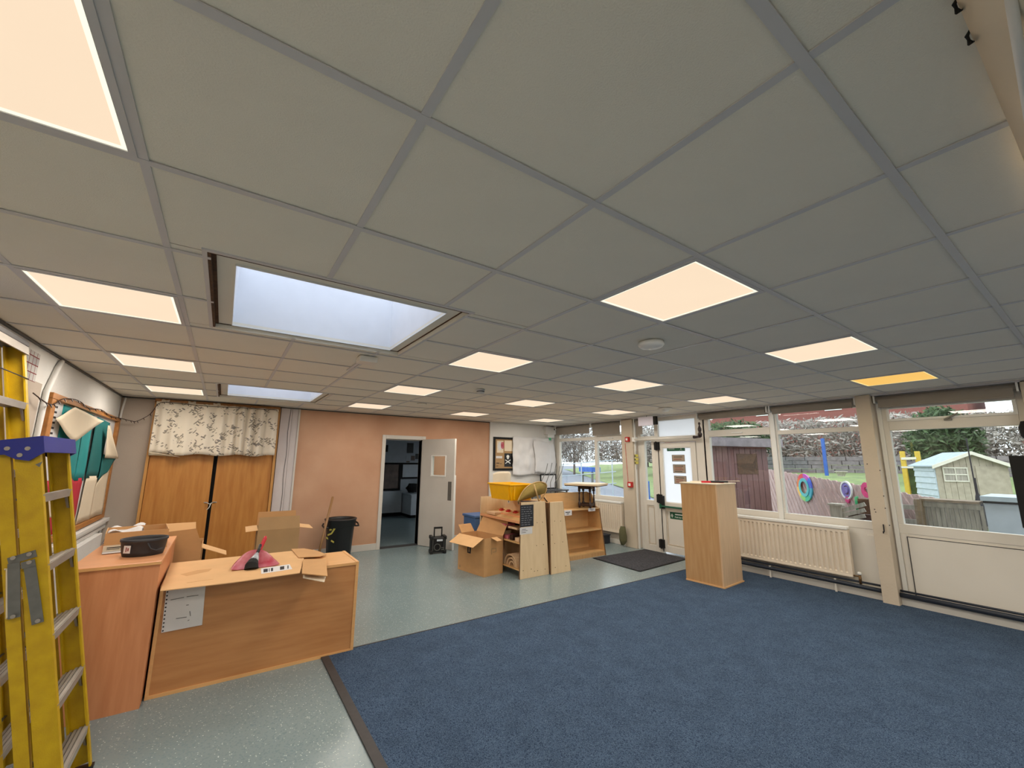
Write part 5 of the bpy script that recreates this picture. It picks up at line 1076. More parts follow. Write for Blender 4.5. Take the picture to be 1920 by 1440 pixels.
# small table standing on the bookcase
tcx, tcy, tz = 3.86, 4.55, .774
t = thing('side_table', 'small square table with cream top and dark turned legs standing on the bookcase', 'table', (tcx, tcy, tz), math.radians(-20 + 45))
S2 = .30
part('top', B().box(-S2, S2, -S2, S2, .385, .418), 'tabletop', t, local=True, bevel=.004); part('top_edge', B().box(-S2 + .01, S2 - .01, -S2 + .01, S2 - .01, .372, .3845), 'darkwood', t, local=True)
for sx in (-1, 1):
    for sy in (-1, 1):
        part('leg', B().lathe([(.018, 0), (.022, .04), (.022, .09), (.010, .10), (.016, .13), (.012, .17), (.009, .22), (.016, .25), (.010, .27), (.022, .28), (.022, .372)], (sx * .098, sy * .098, 0), 10), 'darkwood', t, local=True, smooth=True)
part('stretcher', B().box(-.10, .10, -.108, -.088, .03, .075).box(-.10, .10, .088, .108, .03, .075).box(-.108, -.088, -.088, .088, .03, .075).box(.088, .108, -.088, .088, .03, .075), 'darkwood', t, local=True)
part('apron', B().box(-.10, .10, -.106, -.09, .32, .371).box(-.10, .10, .09, .106, .32, .371).box(-.106, -.09, -.09, .09, .32, .371).box(.09, .106, -.09, .09, .32, .371), 'darkwood', t, local=True)
# yellow tub, chair, rush fan
t = thing('yellow_tub', 'bright yellow plastic storage tub on top of the toy shelves', 'tub', (2.2, 4.5, .9805))
# tub stands on the top edges of the unit
q0, q1, q2 = at_z(936, 933, 1.002), at_z(973, 940, 1.002), at_z(995, 935, 1.002)
T0 = Vector((1.97, 4.20)); ux = Vector((.44, -.0)); 
def tubmesh(x0, x1, y0, y1, z0, z1, fl=.035, w_=.006):
    b = B(); o = [(x0 + fl, y0 + fl), (x1 - fl, y0 + fl), (x1 - fl, y1 - fl), (x0 + fl, y1 - fl)]; T = [(x0, y0), (x1, y0), (x1, y1), (x0, y1)]; ti = [(x0 + w_, y0 + w_), (x1 - w_, y0 + w_), (x1 - w_, y1 - w_), (x0 + w_, y1 - w_)]; oi = [(x0 + fl + w_, y0 + fl + w_), (x1 - fl - w_, y0 + fl + w_), (x1 - fl - w_, y1 - fl - w_), (x0 + fl + w_, y1 - fl - w_)]
    vs = [(*p_, z0) for p_ in o] + [(*p_, z1) for p_ in T] + [(*p_, z1) for p_ in ti] + [(*p_, z0 + w_) for p_ in oi]
    fs = [(3, 2, 1, 0), (12, 13, 14, 15)]
    for k in range(4): j = (k + 1) % 4; fs += [(k, j, j + 4, k + 4), (k + 4, j + 4, j + 8, k + 8), (k + 8, j + 8, j + 12, k + 12)]
    return b.add(vs, fs)
tx0, tx1, ty0, ty1, tz0, tz1 = 1.925, 2.35, 4.12, 4.72, 1.002, 1.235
part('body', tubmesh(tx0, tx1, ty0, ty1, tz0, tz1), 'tub', t, bevel=.012)
part('rim', B().box(tx0 - .015, tx1 + .015, ty0 - .015, ty0, tz1 - .02, tz1).box(tx0 - .015, tx1 + .015, ty1, ty1 + .015, tz1 - .02, tz1).box(tx0 - .015, tx0, ty0, ty1, tz1 - .02, tz1).box(tx1, tx1 + .015, ty0, ty1, tz1 - .02, tz1), 'tub', t, bevel=.005)
part('corner_rib', B().box(tx0 - .004, tx0 + .02, ty0 + .05, ty0 + .07, tz0 + .02, tz1 - .02).box(tx0 + .06, tx0 + .08, ty0 - .004, ty0 + .02, tz0 + .02, tz1 - .02), 'tub', t)
t = thing('chair', 'cream plastic chair back rising behind the yellow tub', 'chair', (2.75, 6.1, 0))
ca, cb2 = at_y(930, 884, 6.0), at_y(958, 900, 6.0); cxm = (ca.x + cb2.x) / 2; hw = .2
part('backrest', B().sheet(lambda u, v: (cxm - hw + 2 * hw * u * 1.0, 6.0 + .07 * abs(2 * u - 1) ** 2, 1.02 + (ca.z - 1.02) * v * (1 - .14 * abs(2 * u - 1) ** 4)), 16, 8, .02), 'cream', t, smooth=True)
part('seat', B().box(cxm - hw, cxm + hw, 6.06, 6.45, .80, .83), 'cream', t, bevel=.01)
for dx_ in (-hw + .02, hw - .02):
    part('back_post', B().tube([(cxm + dx_, 6.06, .82), (cxm + dx_, 6.08, 1.1)], .012, 8), 'steel', t)
    for dy_ in (6.08, 6.43): part('leg', B().tube([(cxm + dx_, dy_, .80), (cxm + dx_ * 1.1, dy_, 0)], .012, 8), 'steel', t)
rc0 = at_y(1002, 924, 4.02)
t = thing('rush_basket', 'woven rush basket lid tipped on its side in front of the yellow tub', 'basket', (2.2, 4.0, 1.002))
fa = [at_y(u, v, 4.0) for u, v in ((974, 941), (1013, 941), (1026, 925), (1028, 909), (1016, 904), (1000, 908), (985, 920))]
def fan(u, v):
    path = [fa[0], fa[6], fa[5], fa[4], fa[3]]; s_ = u * 4; k = min(3, int(s_)); top = path[k].lerp(path[k + 1], s_ - k); bot = fa[0].lerp(fa[2], u * .5 + .5 * u * u); p_ = bot.lerp(top, v) 
    return p_ + Vector((0, .05 - .09 * math.sin(PI * v) * math.sin(PI * max(.05, u)), 0))
part('weave', B().sheet(fan, 24, 10, .006), 'wicker', t, smooth=True)
part('rim', B().tube([p_ + Vector((0, .045, 0)) for p_ in smooth_path([fa[0], fa[6], fa[5], fa[4], fa[3], fa[2], fa[1]])], .009, 8), 'wickerrim', t, smooth=True)
part('cross_stick', B().tube([at_y(1001, 908, 3.95), at_y(1011, 941, 3.93)], .011, 8), 'wickerrim', t, smooth=True)
part('base_stick', B().tube([at_y(976, 940, 3.96), at_y(1013, 941, 3.96)], .01, 8).tube([at_y(1020, 933, 3.97), at_y(1026, 941, 3.97)], .009, 6), 'darkwood', t, smooth=True)
# tall maple unit
A_, B_, C_ = Vector((3.83, 2.672, 0)), Vector((3.86, 2.168, 0)), Vector((4.385, 2.20, 0)); TZ = 1.30
rz = math.atan2(C_.y - B_.y, C_.x - B_.x)
t = thing('tall_unit', 'tall narrow maple laminate plinth unit standing on the carpet', 'cabinet', (3.853, 2.17, .0095), rz); sx_, sy_ = .53, .50
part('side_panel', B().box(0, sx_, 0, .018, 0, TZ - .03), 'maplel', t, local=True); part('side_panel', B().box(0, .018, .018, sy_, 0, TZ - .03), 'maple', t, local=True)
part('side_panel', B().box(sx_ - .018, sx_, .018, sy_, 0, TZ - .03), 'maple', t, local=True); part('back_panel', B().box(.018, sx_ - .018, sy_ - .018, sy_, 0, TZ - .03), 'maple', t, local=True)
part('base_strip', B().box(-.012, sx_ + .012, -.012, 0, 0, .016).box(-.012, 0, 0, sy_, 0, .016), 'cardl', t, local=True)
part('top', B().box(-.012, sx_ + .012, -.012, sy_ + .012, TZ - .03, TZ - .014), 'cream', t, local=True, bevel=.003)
part('corner_post', B().box(-.003, .006, -.003, .006, .016, TZ - .031), 'maplel', t, local=True)
t = thing('loose_batten', 'thin pale wooden batten lying across the tall unit, poking out to the right', 'batten', (4.3, 2.5, TZ - .004))
part('batten', B().bar((4.0, 2.62, TZ + .004), (4.66, 2.28, TZ + .012), .03, .008), 'cream', t)
t = thing('spirit_level', 'short red and black tool lying on top of the tall unit', 'tool', (4.05, 2.35, TZ - .003))
part('body', B().bar((3.93, 2.42, TZ + .010), (4.13, 2.22, TZ + .010), .05, .024), 'red', t, bevel=.004); part('grip', B().bar((4.0, 2.33, TZ + .014), (4.16, 2.18, TZ + .014), .052, .022), 'black', t, bevel=.004)
# door mat
t = thing('door_mat', 'charcoal door mat on the vinyl floor before the exit door', 'mat', (4.3, 3.8, 0))
part('pile', B().prism([(3.70, 4.24, .0005), (3.66, 3.31, .0005), (4.96, 3.40, .0005), (5.0, 4.23, .0005)], (0, 0, .009)), 'mat', t)
b = B(); cs = [Vector((3.685, 4.255, .001)), Vector((3.645, 3.295, .001)), Vector((4.972, 3.386, .001)), Vector((5.012, 4.245, .001))]
for k in range(4): b.bar(cs[k] + Vector((0, 0, .003)), cs[(k + 1) % 4] + Vector((0, 0, .003)), .022, .006)
part('rubber_border', b, 'matt', t)
# plastic bag / debris beside the far radiator
solo('storage_crate', B().box(4.72, 4.92, 5.0, 5.5, 0, .15).box(4.70, 4.92, 4.98, 5.52, .15, .17), 'pipe', 'dark crate on the floor under the far radiator', 'crate', bevel=.005)
# screen at the right edge
t = thing('display_screen', 'black screen on a floor stand at the right edge, in front of the rightmost window', 'screen', (4.85, -.75, 0))
part('panel', B().box(4.84, 4.89, -1.25, -.245, .98, 1.66), 'matt', t, bevel=.004)
part('stand_post', B().box(4.86, 4.92, -.78, -.72, .03, 1.72) if False else B().box(4.891, 4.925, -.78, -.72, .03, 1.80), 'black', t); part('foot', B().box(4.5, 4.90, -1.1, -.4, 0.0095, .03), 'black', t)
part('speaker', B().lathe([(0, -.10), (.06, -.095), (.085, -.05), (.09, .03), (.07, .09), (0, .10)], (4.88, -.43, 1.90), 20), 'matt', t, smooth=True); part('speaker_arm', B().tube([(4.905, -.75, 1.78), (4.90, -.55, 1.80), (4.89, -.46, 1.84)], .015, 8), 'black', t)
# fabric slung under the ceiling by the camera
t = thing('ceiling_drape', 'off-white fabric slung under the ceiling on black clips at the top right corner', 'fabric', (.0, -1.0, 2.2))
def drape(u, v):
    x = -1.0 + 1.55 * u; y = -.80 - .035 * u - .5 * v; return (x, y, 2.375 - .16 * math.sin(PI * min(1, v * 1.1)) - .012 * math.sin(u * 26 + v * 4) * (v > 0) - .02 * math.sin(u * 9 + v * 7) * v)
part('cloth', B().sheet(drape, 60, 16, .003), 'blind' if False else 'cream', t, smooth=True)
r0, r1 = at_z(1893, -20, 2.30), at_z(1930, 230, 2.30)
part('rolled_hem', B().tube([r0, r0.lerp(r1, .5) + Vector((0, .0, -.004)), r1, r1 + (r1 - r0) * .4], .007, 10), 'wallw', t, smooth=True)
for (u_, v_) in ((1800, 8), (1823, 68)):
    p_ = at_z(u_, v_, 2.375); part('clip', B().tube([p_ + Vector((0, 0, .018)), p_ + Vector((-.008, .006, .0)), p_ + Vector((.0, .004, -.012)), p_ + Vector((.012, 0, -.004))], [.0015, .0035, .0045, .0015], 6), 'matt', t)
# ================================================================== OUTSIDE
gz = -.12
struct('ground', B().box(5.17, 120, -60, 140, gz - .3, gz), 'tarmac')
def terr(x, y):       # ground outside: flat yard, then a rising grass bank
    d = x - 15.5 - .10 * y
    return gz + .01 + max(0, min(1, d / 9)) * 1.05 + max(0, d - 9) * .012
def lawn(u, v):
    y = -30 + 100 * v; x0 = 12.5 + .8 * max(0, y - 8); x = x0 + 45 * u
    return (x, y, gz + .01 + max(0, min(1, (x - x0 - 2.5) / 9)) * 1.05 + max(0, x - x0 - 16) * .05 + .03 * math.sin(u * 40 + v * 30))
g = struct('lawn', B().sheet(lawn, 60, 60, .05), 'grass', smooth=True)
# boundary wall of stones, hedge, houses
t = thing('boundary_wall', 'low dark stone wall at the top of the lawn, below the bare hedge', 'wall', (30, 10, 0))
b = B(); rnd = random.Random(5)
for r_ in range(-3, 4):
    y = -24 + (r_ % 2) * .5
    while y < 20: w_ = rnd.uniform(.7, 1.3); b.box(29.6 + rnd.uniform(0, .06), 30.1, y, y + w_ - .04, 1.0 + r_ * .26, 1.235 + r_ * .26); y += w_
part('stone_course', b, 'stonew', t, kind='stuff')
def foliage(name, x0, x1, y0, y1, z0, z1, n, s, m, label, cat, seed, trunk=None, stemm='bark', branches=0, ell=True):
    rnd = random.Random(seed); t = thing(name, label, cat, ((x0 + x1) / 2, (y0 + y1) / 2, trunk if trunk is not None else z0)); b = B(); vs = []; fs = []
    c = Vector(((x0 + x1) / 2, (y0 + y1) / 2, (z0 + z1) / 2)); h = Vector(((x1 - x0) / 2, (y1 - y0) / 2, (z1 - z0) / 2))
    k = 0
    while k < n:
        q = Vector((rnd.uniform(-1, 1), rnd.uniform(-1, 1), rnd.uniform(-1, 1)))
        if ell and q.length > 1: continue
        p_ = c + Vector((q.x * h.x, q.y * h.y, q.z * h.z)); a = Vector((rnd.gauss(0, 1), rnd.gauss(0, 1), rnd.gauss(0, 1))).normalized(); e = a.orthogonal().normalized(); ss = s * rnd.uniform(.6, 1.4)
        i0 = len(vs); vs += [p_ - a * ss, p_ + e * ss * .35, p_ + a * ss, p_ - e * ss * .35]; fs.append((i0, i0 + 1, i0 + 2, i0 + 3)); k += 1
    b.add(vs, fs); part('foliage', b, m, t, kind='stuff')
    if branches:
        b = B()
        for _ in range(branches):
            p0_ = Vector((c.x + rnd.uniform(-.9, .9) * h.x, c.y + rnd.uniform(-.9, .9) * h.y, z0)); d_ = Vector((rnd.gauss(0, .35), rnd.gauss(0, .35), 1)).normalized(); L_ = (z1 - z0) * rnd.uniform(.6, 1.05)
            p1_ = p0_ + d_ * L_ * .5; p2_ = p1_ + (d_ + Vector((rnd.gauss(0, .4), rnd.gauss(0, .4), 0))).normalized() * L_ * .5; b.tube([p0_, p1_, p2_], [s * .16, s * .1, s * .04], 4)
            for __ in range(3): q0 = p0_.lerp(p1_, rnd.uniform(.3, 1)); b.tube([q0, q0 + Vector((rnd.gauss(0, .5), rnd.gauss(0, .5), rnd.uniform(.3, 1))) * L_ * .3], [s * .07, s * .02], 3)
        part('branches', b, stemm, t, kind='stuff')
    if trunk is not None: part('trunk', B().tube([(c.x, c.y, trunk), (c.x + .1, c.y, c.z)], [.16, .08], 7), stemm, t)
    return t
for k in range(6):
    y = -20.7 + k * 8.7
    foliage('hedge', 30.3, 32.6, y, y + 8.5, 1.6, 4.3 + .3 * (k % 2) + (1.9 if k < 2 else 0), 5200 if k > 1 else 8000, .17, 'hedge', ['bare brown hedge section %s above the stone wall' % w_ for w_ in ('at the far right by the black screen', 'at the right end of the playhouse', 'behind the small playhouse', 'right of the blue post', 'behind the blue post', 'left of the blue post')][k], 'hedge', 20 + k, branches=70, ell=False)
foliage('evergreen_bush', 22, 24.5, 2.0, 4.4, 1.2, 4.0, 2600, .16, 'leaf', 'dark evergreen bush beyond the top left of the rightmost window', 'bush', 31, trunk=.6)
foliage('evergreen_bush', 24, 28, 11.0, 15.5, 1.6, 4.4, 3000, .2, 'leaf', 'green bush at the top of the middle window left pane', 'bush', 32, trunk=.8)
for k, (x, y) in enumerate([(37, 40), (40, 48.5), (37, 57), (46, 63), (47, 36)]):
    foliage('bare_tree', x - 3, x + 3, y - 3.5, y + 3.5, 1.5, 9.0, 2400, .26, 'hedge', ['nearest bare winter tree through the far window, left', 'second bare winter tree through the far window', 'third bare winter tree beyond the far window', 'tall bare tree furthest left beyond the far window', 'bare tree right of the others beyond the far window'][k], 'tree', 50 + k, trunk=-.1, branches=80)
def house(label, x, y0, y1, z0, zw, zr, seed):
    t = thing('house', label, 'house', (x + 4, (y0 + y1) / 2, z0))
    part('wall', B().box(x, x + 8, y0, y1, z0, zw), 'brick', t)
    part('roof', B().prism([(x - .5, y0 - .4, zw), (x + 8.5, y0 - .4, zw), (x + 4, y0 - .4, zr)], (0, y1 - y0 + .8, 0)), 'rooft', t)
    part('fascia', B().box(x - .55, x - .5, y0 - .4, y1 + .4, zw - .15, zw + .05), 'upvcw', t)
    n = int((y1 - y0) / 6)
    for k in range(n):
        for zz in (z0 + 4.9,):
            if zz + 1.0 < zw: f_ = part('window_frame', B().box(x - .06, x - .01, y0 + 1.6 + k * 6, y0 + 2.9 + k * 6, zz, zz + 1.0), 'upvcw', t); part('pane', B().box(x - .08, x - .065, y0 + 1.7 + k * 6, y0 + 2.8 + k * 6, zz + .1, zz + .9), 'chalk', f_)
    return t
house('red brick house beyond the hedge, seen at the top of the middle window', 44, 5, 30, 1.5, 8.4, 11.0, 1)
house('second brick house beyond the hedge, above the small playhouse', 46, -34, 3, 1.5, 8.2, 10.8, 2)
# yard fence with diagonal boards
fA, fB = at_x(1462, 884, 11.6), at_x(1650, 917, 8.9)
fa_, fb_ = Vector((fA.x, fA.y, 0)), Vector((fB.x, fB.y, 0)); fd = (fb_ - fa_); FL = fd.length; fd.normalize(); fn_ = Vector((-fd.y, fd.x, 0)); fn_ = fn_ if fn_.x < 0 else -fn_
t = thing('yard_fence', 'long brown fence of leaning boards with painted wheels hung on it', 'fence', (fa_ + fb_) / 2 + Vector((0, 0, gz)))
def ftop(s): return fA.z + (fB.z - fA.z) * s / FL
s = -3.5; k = 0
while s < FL + 1.2:
    w_ = .075; tz_ = ftop(s) + .01 * ((k * 7) % 3); b = B(); p_ = fa_ + fd * s; lean = .85
    b.prism([p_ + Vector((0, 0, tz_)), p_ + fd * w_ + Vector((0, 0, tz_ - .004)), p_ + fd * (w_ + lean) + Vector((0, 0, gz)), p_ + fd * lean + Vector((0, 0, gz))], fn_ * (.02 + .012 * (k % 2)))
    part('fence_board', b, 'fence', t); s += w_ + .018; k += 1
part('fence_rail', B().bar(fa_ + fd * -3.4 + Vector((0, 0, ftop(-3.4) - .2)) - fn_ * .03, fb_ + fd * 1 + Vector((0, 0, ftop(FL + 1) - .2)) - fn_ * .03, .04, .08).bar(fa_ + fd * -3.4 - fn_ * .03 + Vector((0, 0, .2)), fb_ + fd * 1 - fn_ * .03 + Vector((0, 0, .2)), .04, .08), 'fence', t)
def on_fence(u, v, off=.04):
    d = ray(u, v); P0 = fa_ + fn_ * off; tt_ = (P0 - CAM).dot(fn_) / d.dot(fn_); return CAM + d * tt_
def wheel(u, v, r, m, lab, inner=None, hole=.5):
    p_ = on_fence(u, v); o = solo('fence_ornament', B().ring(p_, r * hole, r, fd, (0, 0, 1), fn_ * .03), m, lab, 'fence decoration')
    return o, p_
p_ = on_fence(1510, 914); o = thing('fence_ornament', 'rainbow-coloured round wheel hung on the brown fence', 'fence decoration', p_)
for k_, c_ in enumerate(((230, 70, 70), (226, 120, 60), (240, 190, 90), (150, 210, 110), (70, 200, 150), (60, 180, 200), (60, 100, 210), (190, 80, 180))):
    MT['seg%d' % k_] = mat('rainbow_paint', c_, .6); sg_ = B(); A_0 = PI / 2 + k_ * PI / 4
    P_ = lambda rr, aa: p_ + (fd * math.cos(aa) + Vector((0, 0, 1)) * math.sin(aa)) * rr
    for q_ in range(4): a0, a1 = A_0 + q_ * PI / 16, A_0 + (q_ + 1) * PI / 16; sg_.prism([P_(.20, a0), P_(.20, a1), P_(.34, a1), P_(.34, a0)], fn_ * .03)
    part('segment', sg_, 'seg%d' % k_, o)
part('inner_ring', B().ring(p_ + fn_ * .032, .15, .23, fd, (0, 0, 1), fn_ * .01), 'hallring', o)
o, p_ = wheel(1588.5, 919, .19, 'upvcw', 'small lilac and white wheel hung on the brown fence', hole=.82)
part('hub', B().disc(p_ + fn_ * .01, .07, fd, (0, 0, 1), fn_ * .03, 16), 'lilacring', o); part('coloured_ring', B().ring(p_, .095, .155, fd, (0, 0, 1), fn_ * .02), 'lilacring', o)
o, p_ = wheel(1627, 919, .15, 'pinkp', 'pink round flower hung at the right end of the brown fence', hole=.4)
p_ = on_fence(1591, 937); solo('painted_plaque', B().disc(p_, .075, fd, (0, 0, 1), fn_ * .03, 5), 'pinkp', 'pink painted plaque below the small lilac wheel', 'fence decoration')
p_ = on_fence(1606, 932); solo('green_slide', B().tube([p_ + Vector((0, 0, -.3)), p_ + Vector((0, 0, -.02)), p_ + Vector((.05, -.1, .05)), p_ + Vector((.1, -.25, .0))], .04, 8), 'greenp', 'bright green plastic curve in front of the brown fence', 'toy', smooth=True)
# posts, planter, bench items in front of the fence
def post(nm, u, v0, x, z0, w_, m, lab, cat):
    p_ = at_x(u, v0, x); return solo(nm, B().box(x, x + w_, p_.y - w_ / 2, p_.y + w_ / 2, z0, p_.z), m, lab, cat)
post('blue_post', 1541, 822, 24, .3, .13, 'bluep', 'tall bright blue post on the lawn seen through the middle window', 'post')
t = thing('stone_planter', 'stone planter bowl on the lawn beyond the brown fence', 'planter', at_x(1578, 893, 20)); p_ = at_x(1578, 893, 20)
part('bowl', B().lathe([(.12, 0), (.13, .05), (.20, .17), (.23, .18), (.22, .21), (.15, .20)], (p_.x, p_.y, p_.z), 16), 'oldwood', t)
a = at_x(1553, 947, 7.0); c = at_x(1576, 972, 7.0)
t = thing('timber_planter', 'weathered timber planter box with sloping lid outside the middle window', 'planter', (7.2, a.y - .3, gz))
z_ = a.z; y_ = at_x(1566, 950, 7.0).y
part('post', B().box(7.0, 7.16, y_ - .08, y_ + .08, gz, z_), 'oldwood', t); part('post_cap', B().box(6.98, 7.18, y_ - .10, y_ + .10, z_, z_ + .03), 'oldwood', t)
for k in range(3): part('slat', B().bar(at_x(1577, 958 + k * 9, 7.05), at_x(1622, 945 + k * 11, 7.05), .03, .06), 'oldwood', t)
part('side_board', B().box(7.2, 7.24, y_ - .7, y_ - .1, gz, z_ - .12), 'darkwood', t); 
k0 = at_x(1610, 935, 8.0); solo('dark_crate', B().box(8.0, 8.4, k0.y - .45, k0.y + .02, gz, k0.z), 'brownedge', 'dark brown crate standing in front of the fence near the pier', 'crate')
# neighbouring extension seen through the left pane of the middle window
t = thing('extension', 'brown-clad building wing outside the left pane of the middle window', 'building', (9, 5.5, gz))
wa, wb_ = at_x(1452, 840, 10.2), at_x(1330, 850, 9.0)
E0, E1 = Vector((10.0, 4.25, 0)), Vector((7.2, 5.1, 0))
b_ = 0
ed = (E1 - E0); EL = ed.length; ed.normalize(); en = Vector((ed.y, -ed.x, 0)); en = en if en.y < 0 else -en
nb = int(EL / .09)
for k in range(nb): part('cladding_board', B().prism([E0 + ed * k * .09 + Vector((0, 0, gz)), E0 + ed * (k * .09 + .083) + Vector((0, 0, gz)), E0 + ed * (k * .09 + .083) + Vector((0, 0, 1.95)), E0 + ed * k * .09 + Vector((0, 0, 1.95))], en * (.02 + .006 * (k % 2))), 'clad', t)
part('wall', B().prism([E0 + Vector((0, 0, gz)), E1 + Vector((0, 0, gz)), E1 + Vector((0, 0, 2.1)), E0 + Vector((0, 0, 2.1))], -en * .2), 'brick', t)
part('fascia', B().prism([E0 - ed * .3 + Vector((0, 0, 1.97)), E1 + Vector((0, 0, 1.97)), E1 + Vector((0, 0, 2.18)), E0 - ed * .3 + Vector((0, 0, 2.18))], en * .25), 'stonew', t)
part('window_frame', B().prism([E0 + ed * .35 + Vector((0, 0, 1.3)), E0 + ed * 1.0 + Vector((0, 0, 1.3)), E0 + ed * 1.0 + Vector((0, 0, 1.8)), E0 + ed * .35 + Vector((0, 0, 1.8))], en * .035), 'brownedge', t)
# planked yard deck rail and shed roofs outside the right window
# playhouse
pc0 = at_x(1758, 908, 14.6); fwd = ray(1805, 870); fwd = Vector((fwd.x, fwd.y, 0)).normalized(); rgt = Vector((fwd.y, -fwd.x, 0))
an = math.radians(24); tx = rgt * math.cos(an) + fwd * math.sin(an); sd = -rgt * math.sin(an) + fwd * math.cos(an)
K = Vector((pc0.x, pc0.y, gz)); GW, RL = 1.42, 1.1
zE = at_x(1758, 872, pc0.x).z; zP = zE + .33
t = thing('playhouse', 'small wooden playhouse with grey felt roof and pale blue cladding beyond the rightmost window', 'playhouse', K)
def L2(a, s, z): return K + tx * a + sd * s + Vector((0, 0, z - gz))
fr_ = B(); nb = 11
for k in range(nb):
    a0, a1 = GW * k / nb, GW * (k + 1) / nb - .006; zt_ = lambda a: zE + (zP - zE) * (1 - abs(2 * a / GW - 1))
    part('front_board', B().prism([L2(a0, 0, gz), L2(a1, 0, gz), L2(a1, 0, zt_(a1)), L2(a0, 0, zt_(a0))], -sd * .012 * (1 + .4 * (k % 2))), 'shedwood', t)
for k in range(9):
    z0_ = gz + .2 + k * (zE - gz - .2) / 9; z1_ = z0_ + (zE - gz - .2) / 9
    part('side_board', B().prism([L2(0, 0, z0_), L2(0, RL, z0_), L2(0, RL, z1_), L2(0, 0, z1_)], -tx * .02).prism([L2(-.02, 0, z0_), L2(-.045, 0, z0_), L2(-.02, 0, z1_)], sd * RL), 'shedside', t)
part('back_wall', B().prism([L2(0, RL, gz), L2(GW, RL, gz), L2(GW, RL, zE), L2(0, RL, zE)], sd * .02), 'shedwood', t); part('right_wall', B().prism([L2(GW, 0, gz), L2(GW, RL, gz), L2(GW, RL, zE), L2(GW, 0, zE)], tx * .02), 'shedwood', t)
for sgn, e0 in ((-1, -.12), (1, GW + .12)):
    m0 = GW / 2; part('roof_slope', B().prism([L2(e0, -.14, zE - .05), L2(m0, -.14, zP), L2(m0, RL + .1, zP), L2(e0, RL + .1, zE - .05)], (0, 0, .03)), 'shedroof', t)
    part('barge_board', B().prism([L2(e0, -.16, zE - .10), L2(m0, -.16, zP - .05), L2(m0, -.16, zP + .04), L2(e0, -.16, zE - .01)], -sd * .02), 'shedtrim', t)
wz0_, wz1_ = zE - .42, zE - .07
part('window_void', B().prism([L2(.16, -.02, wz0_), L2(.62, -.02, wz0_), L2(.62, -.02, wz1_), L2(.16, -.02, wz1_)], -sd * .008), 'oldwood', t)
part('window_frame', B().bar(L2(.14, -.035, wz0_), L2(.64, -.035, wz0_), .02, .03).bar(L2(.14, -.035, wz1_), L2(.64, -.035, wz1_), .02, .03).bar(L2(.15, -.035, wz0_), L2(.15, -.035, wz1_), .02, .03).bar(L2(.63, -.035, wz0_), L2(.63, -.035, wz1_), .02, .03).bar(L2(.39, -.035, wz0_), L2(.39, -.035, wz1_), .02, .03).bar(L2(.14, -.035, (wz0_ + wz1_) / 2), L2(.64, -.035, (wz0_ + wz1_) / 2), .02, .03), 'shedtrim', t)
part('door_panel', B().prism([L2(.80, -.02, gz + .1), L2(1.32, -.02, gz + .1), L2(1.32, -.02, zE - .02), L2(.80, -.02, zE - .02)], -sd * .012), 'shedwood', t)
# climbing posts
t = thing('climbing_frame', 'yellow-posted climbing frame behind the left side of the playhouse', 'play equipment', at_x(1700, 905, 18))
for u_ in (1690, 1718): p_ = at_x(u_, 846, 18); part('post', B().box(18, 18.14, p_.y - .06, p_.y + .06, gz, p_.z), 'yelp', t)
a, c = at_x(1690, 860, 18), at_x(1718, 859, 18); part('cross_bar', B().bar(a, c, .05, .08), 'shedtrim', t); a, c = at_x(1690, 876, 18), at_x(1718, 876, 18); part('cross_bar', B().bar(a, c, .05, .06), 'shedtrim', t); part('dark_panel', B().box(18.2, 18.25, c.y, a.y, gz, a.z - .05), 'leaf', t)
# pallet planters and low fence right outside
t = thing('slatted_bin_store', 'weathered upright-slat enclosure just outside the rightmost window', 'fence', (6.9, .4, gz))
a, c = at_x(1730, 936, 7.0), at_x(1836, 934, 7.0); n = 13
for k in range(n): y = a.y + (c.y - a.y) * k / (n - 1); part('slat', B().box(7.0, 7.03, y - .02, y + .018, gz, a.z - .05 + .01 * (k % 3)), 'oldwood', t)
part('rail', B().box(6.97, 7.0, c.y, a.y, a.z - .10, a.z - .02), 'oldwood', t); part('top_board', B().box(6.92, 7.25, c.y, a.y + .02, a.z - .02, a.z + .01), 'weatherd', t); part('corner_post', B().box(6.9, 7.0, a.y + .0, a.y + .08, gz, a.z), 'weatherd', t)
t = thing('shed_box', 'grey-green storage chest with pale metal-edged lid outside the rightmost window', 'storage box', (7.2, -.15, gz))
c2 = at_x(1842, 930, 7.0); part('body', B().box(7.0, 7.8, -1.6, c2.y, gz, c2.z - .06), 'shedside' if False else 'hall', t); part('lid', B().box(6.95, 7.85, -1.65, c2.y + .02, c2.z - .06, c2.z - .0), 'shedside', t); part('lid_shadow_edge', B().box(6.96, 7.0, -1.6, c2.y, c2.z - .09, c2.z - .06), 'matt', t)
for z in (.35, .65): part('board_groove', B().box(6.996, 7.0, -1.6, c2.y, z, z + .008), 'matt', t)
t = thing('picket_fence', 'low grey rail fence left of the slatted enclosure', 'fence', (7.5, 1.0, gz))
for z in (.45, .68, .9): part('rail', B().bar(at_x(1690, 930, 7.6) * 0 + Vector((7.6, 1.35, z)), Vector((7.6, .72, z)), .03, .07), 'oldwood', t)
for y in (1.3, 1.05, .8): part('post', B().box(7.62, 7.70, y - .04, y + .04, gz, 1.0), 'oldwood', t)
t = thing('garden_bench', 'weathered garden bench in front of the playhouse', 'bench', (9.2, .7, gz))
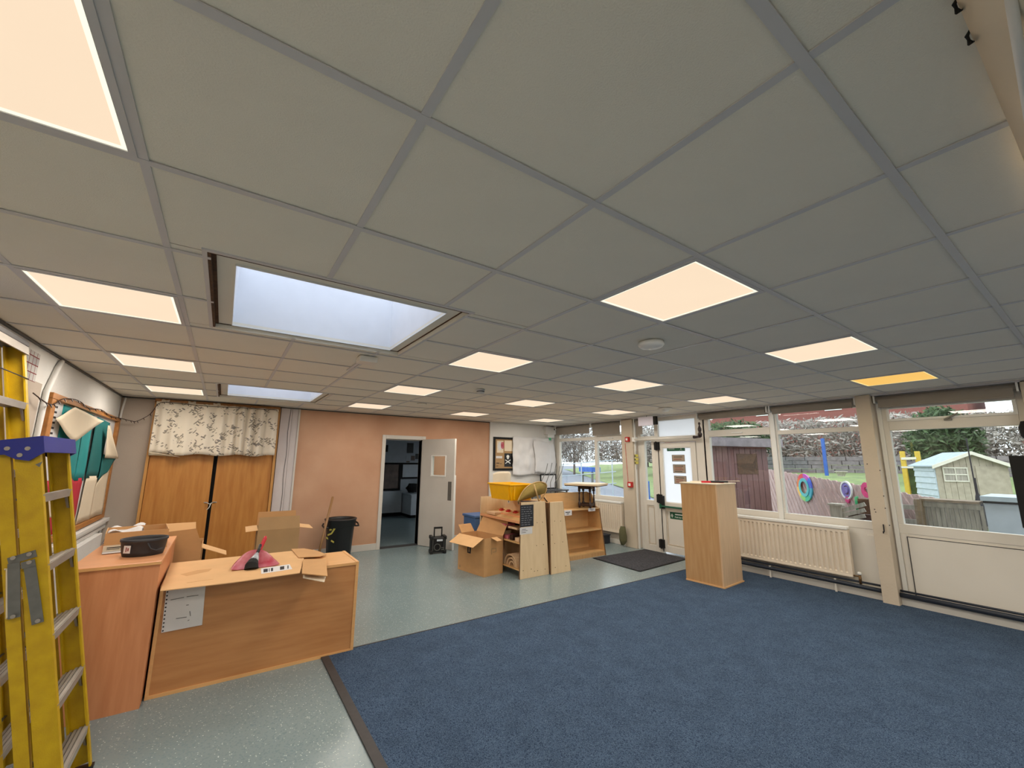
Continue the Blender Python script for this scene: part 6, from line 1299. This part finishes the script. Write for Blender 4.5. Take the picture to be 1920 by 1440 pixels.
part('seat', B().box(9.0, 9.35, .45, 1.5, .32, .36), 'oldwood', t); part('back', B().box(9.35, 9.39, .45, 1.5, .5, .85), 'oldwood', t)
for y in (.5, 1.45): part('leg', B().box(9.02, 9.08, y - .03, y + .03, gz, .32).box(9.33, 9.39, y - .03, y + .03, gz, .5), 'oldwood', t)
solo('parasol', B().lathe([(.07, 0), (.06, .3), (.03, .5), (.015, .55), (.015, .8)], (at_x(1832, 922, 9.3).x, at_x(1832, 922, 9.3).y, .55), 10), 'ink', 'dark folded parasol in front of the playhouse door', 'parasol')
solo('parasol_pole', B().tube([(at_x(1826, 900, 9.6).x, at_x(1826, 900, 9.6).y, gz), (9.6, at_x(1826, 900, 9.6).y, 2.05)], .01, 6), 'ink', 'thin dark pole standing before the right half of the playhouse', 'pole')
# view through the far window
t = thing('play_table', 'blue outdoor table on the playground seen through the far window', 'table', at_x(1105, 880, 14) * 1)
q = at_z(1108, 886, .75)
q = at_x(1101, 880, 16.5); part('top', B().box(q.x, q.x + .7, q.y - .4, q.y + .7, .98, 1.25), 'bluep', t); part('leg', B().box(q.x + .1, q.x + .2, q.y - .3, q.y - .2, gz, .98).box(q.x + .1, q.x + .2, q.y + .5, q.y + .6, gz, .98), 'steel', t)
q = at_x(1205, 880, 12); t = thing('blue_chair_stack', 'pale blue metal frame outside the sidelight of the exit door', 'frame', (q.x, q.y, gz))
part('frame', B().tube([(q.x, q.y - .25, gz), (q.x, q.y - .25, .85), (q.x, q.y + .25, .85), (q.x, q.y + .25, gz)], .03, 6).tube([(q.x, q.y - .25, .45), (q.x, q.y + .25, .45)], .03, 6), 'bluep', t)
q = at_x(1052, 880, 9.5); t = thing('handrail', 'pale metal handrails outside the left end of the far window', 'railing', (q.x, q.y, gz))
for k in range(3): z = .5 + k * .45; part('rail', B().tube([(q.x, q.y + .6, z), (q.x + 1.8, q.y - 1.2, z + .25)], .02, 6), 'shedside', t)
for k in range(3): part('post', B().tube([(q.x + k * .85, q.y + .6 - k * .85, gz), (q.x + k * .85, q.y + .6 - k * .85, 1.4 + k * .12)], .025, 6), 'shedside', t)
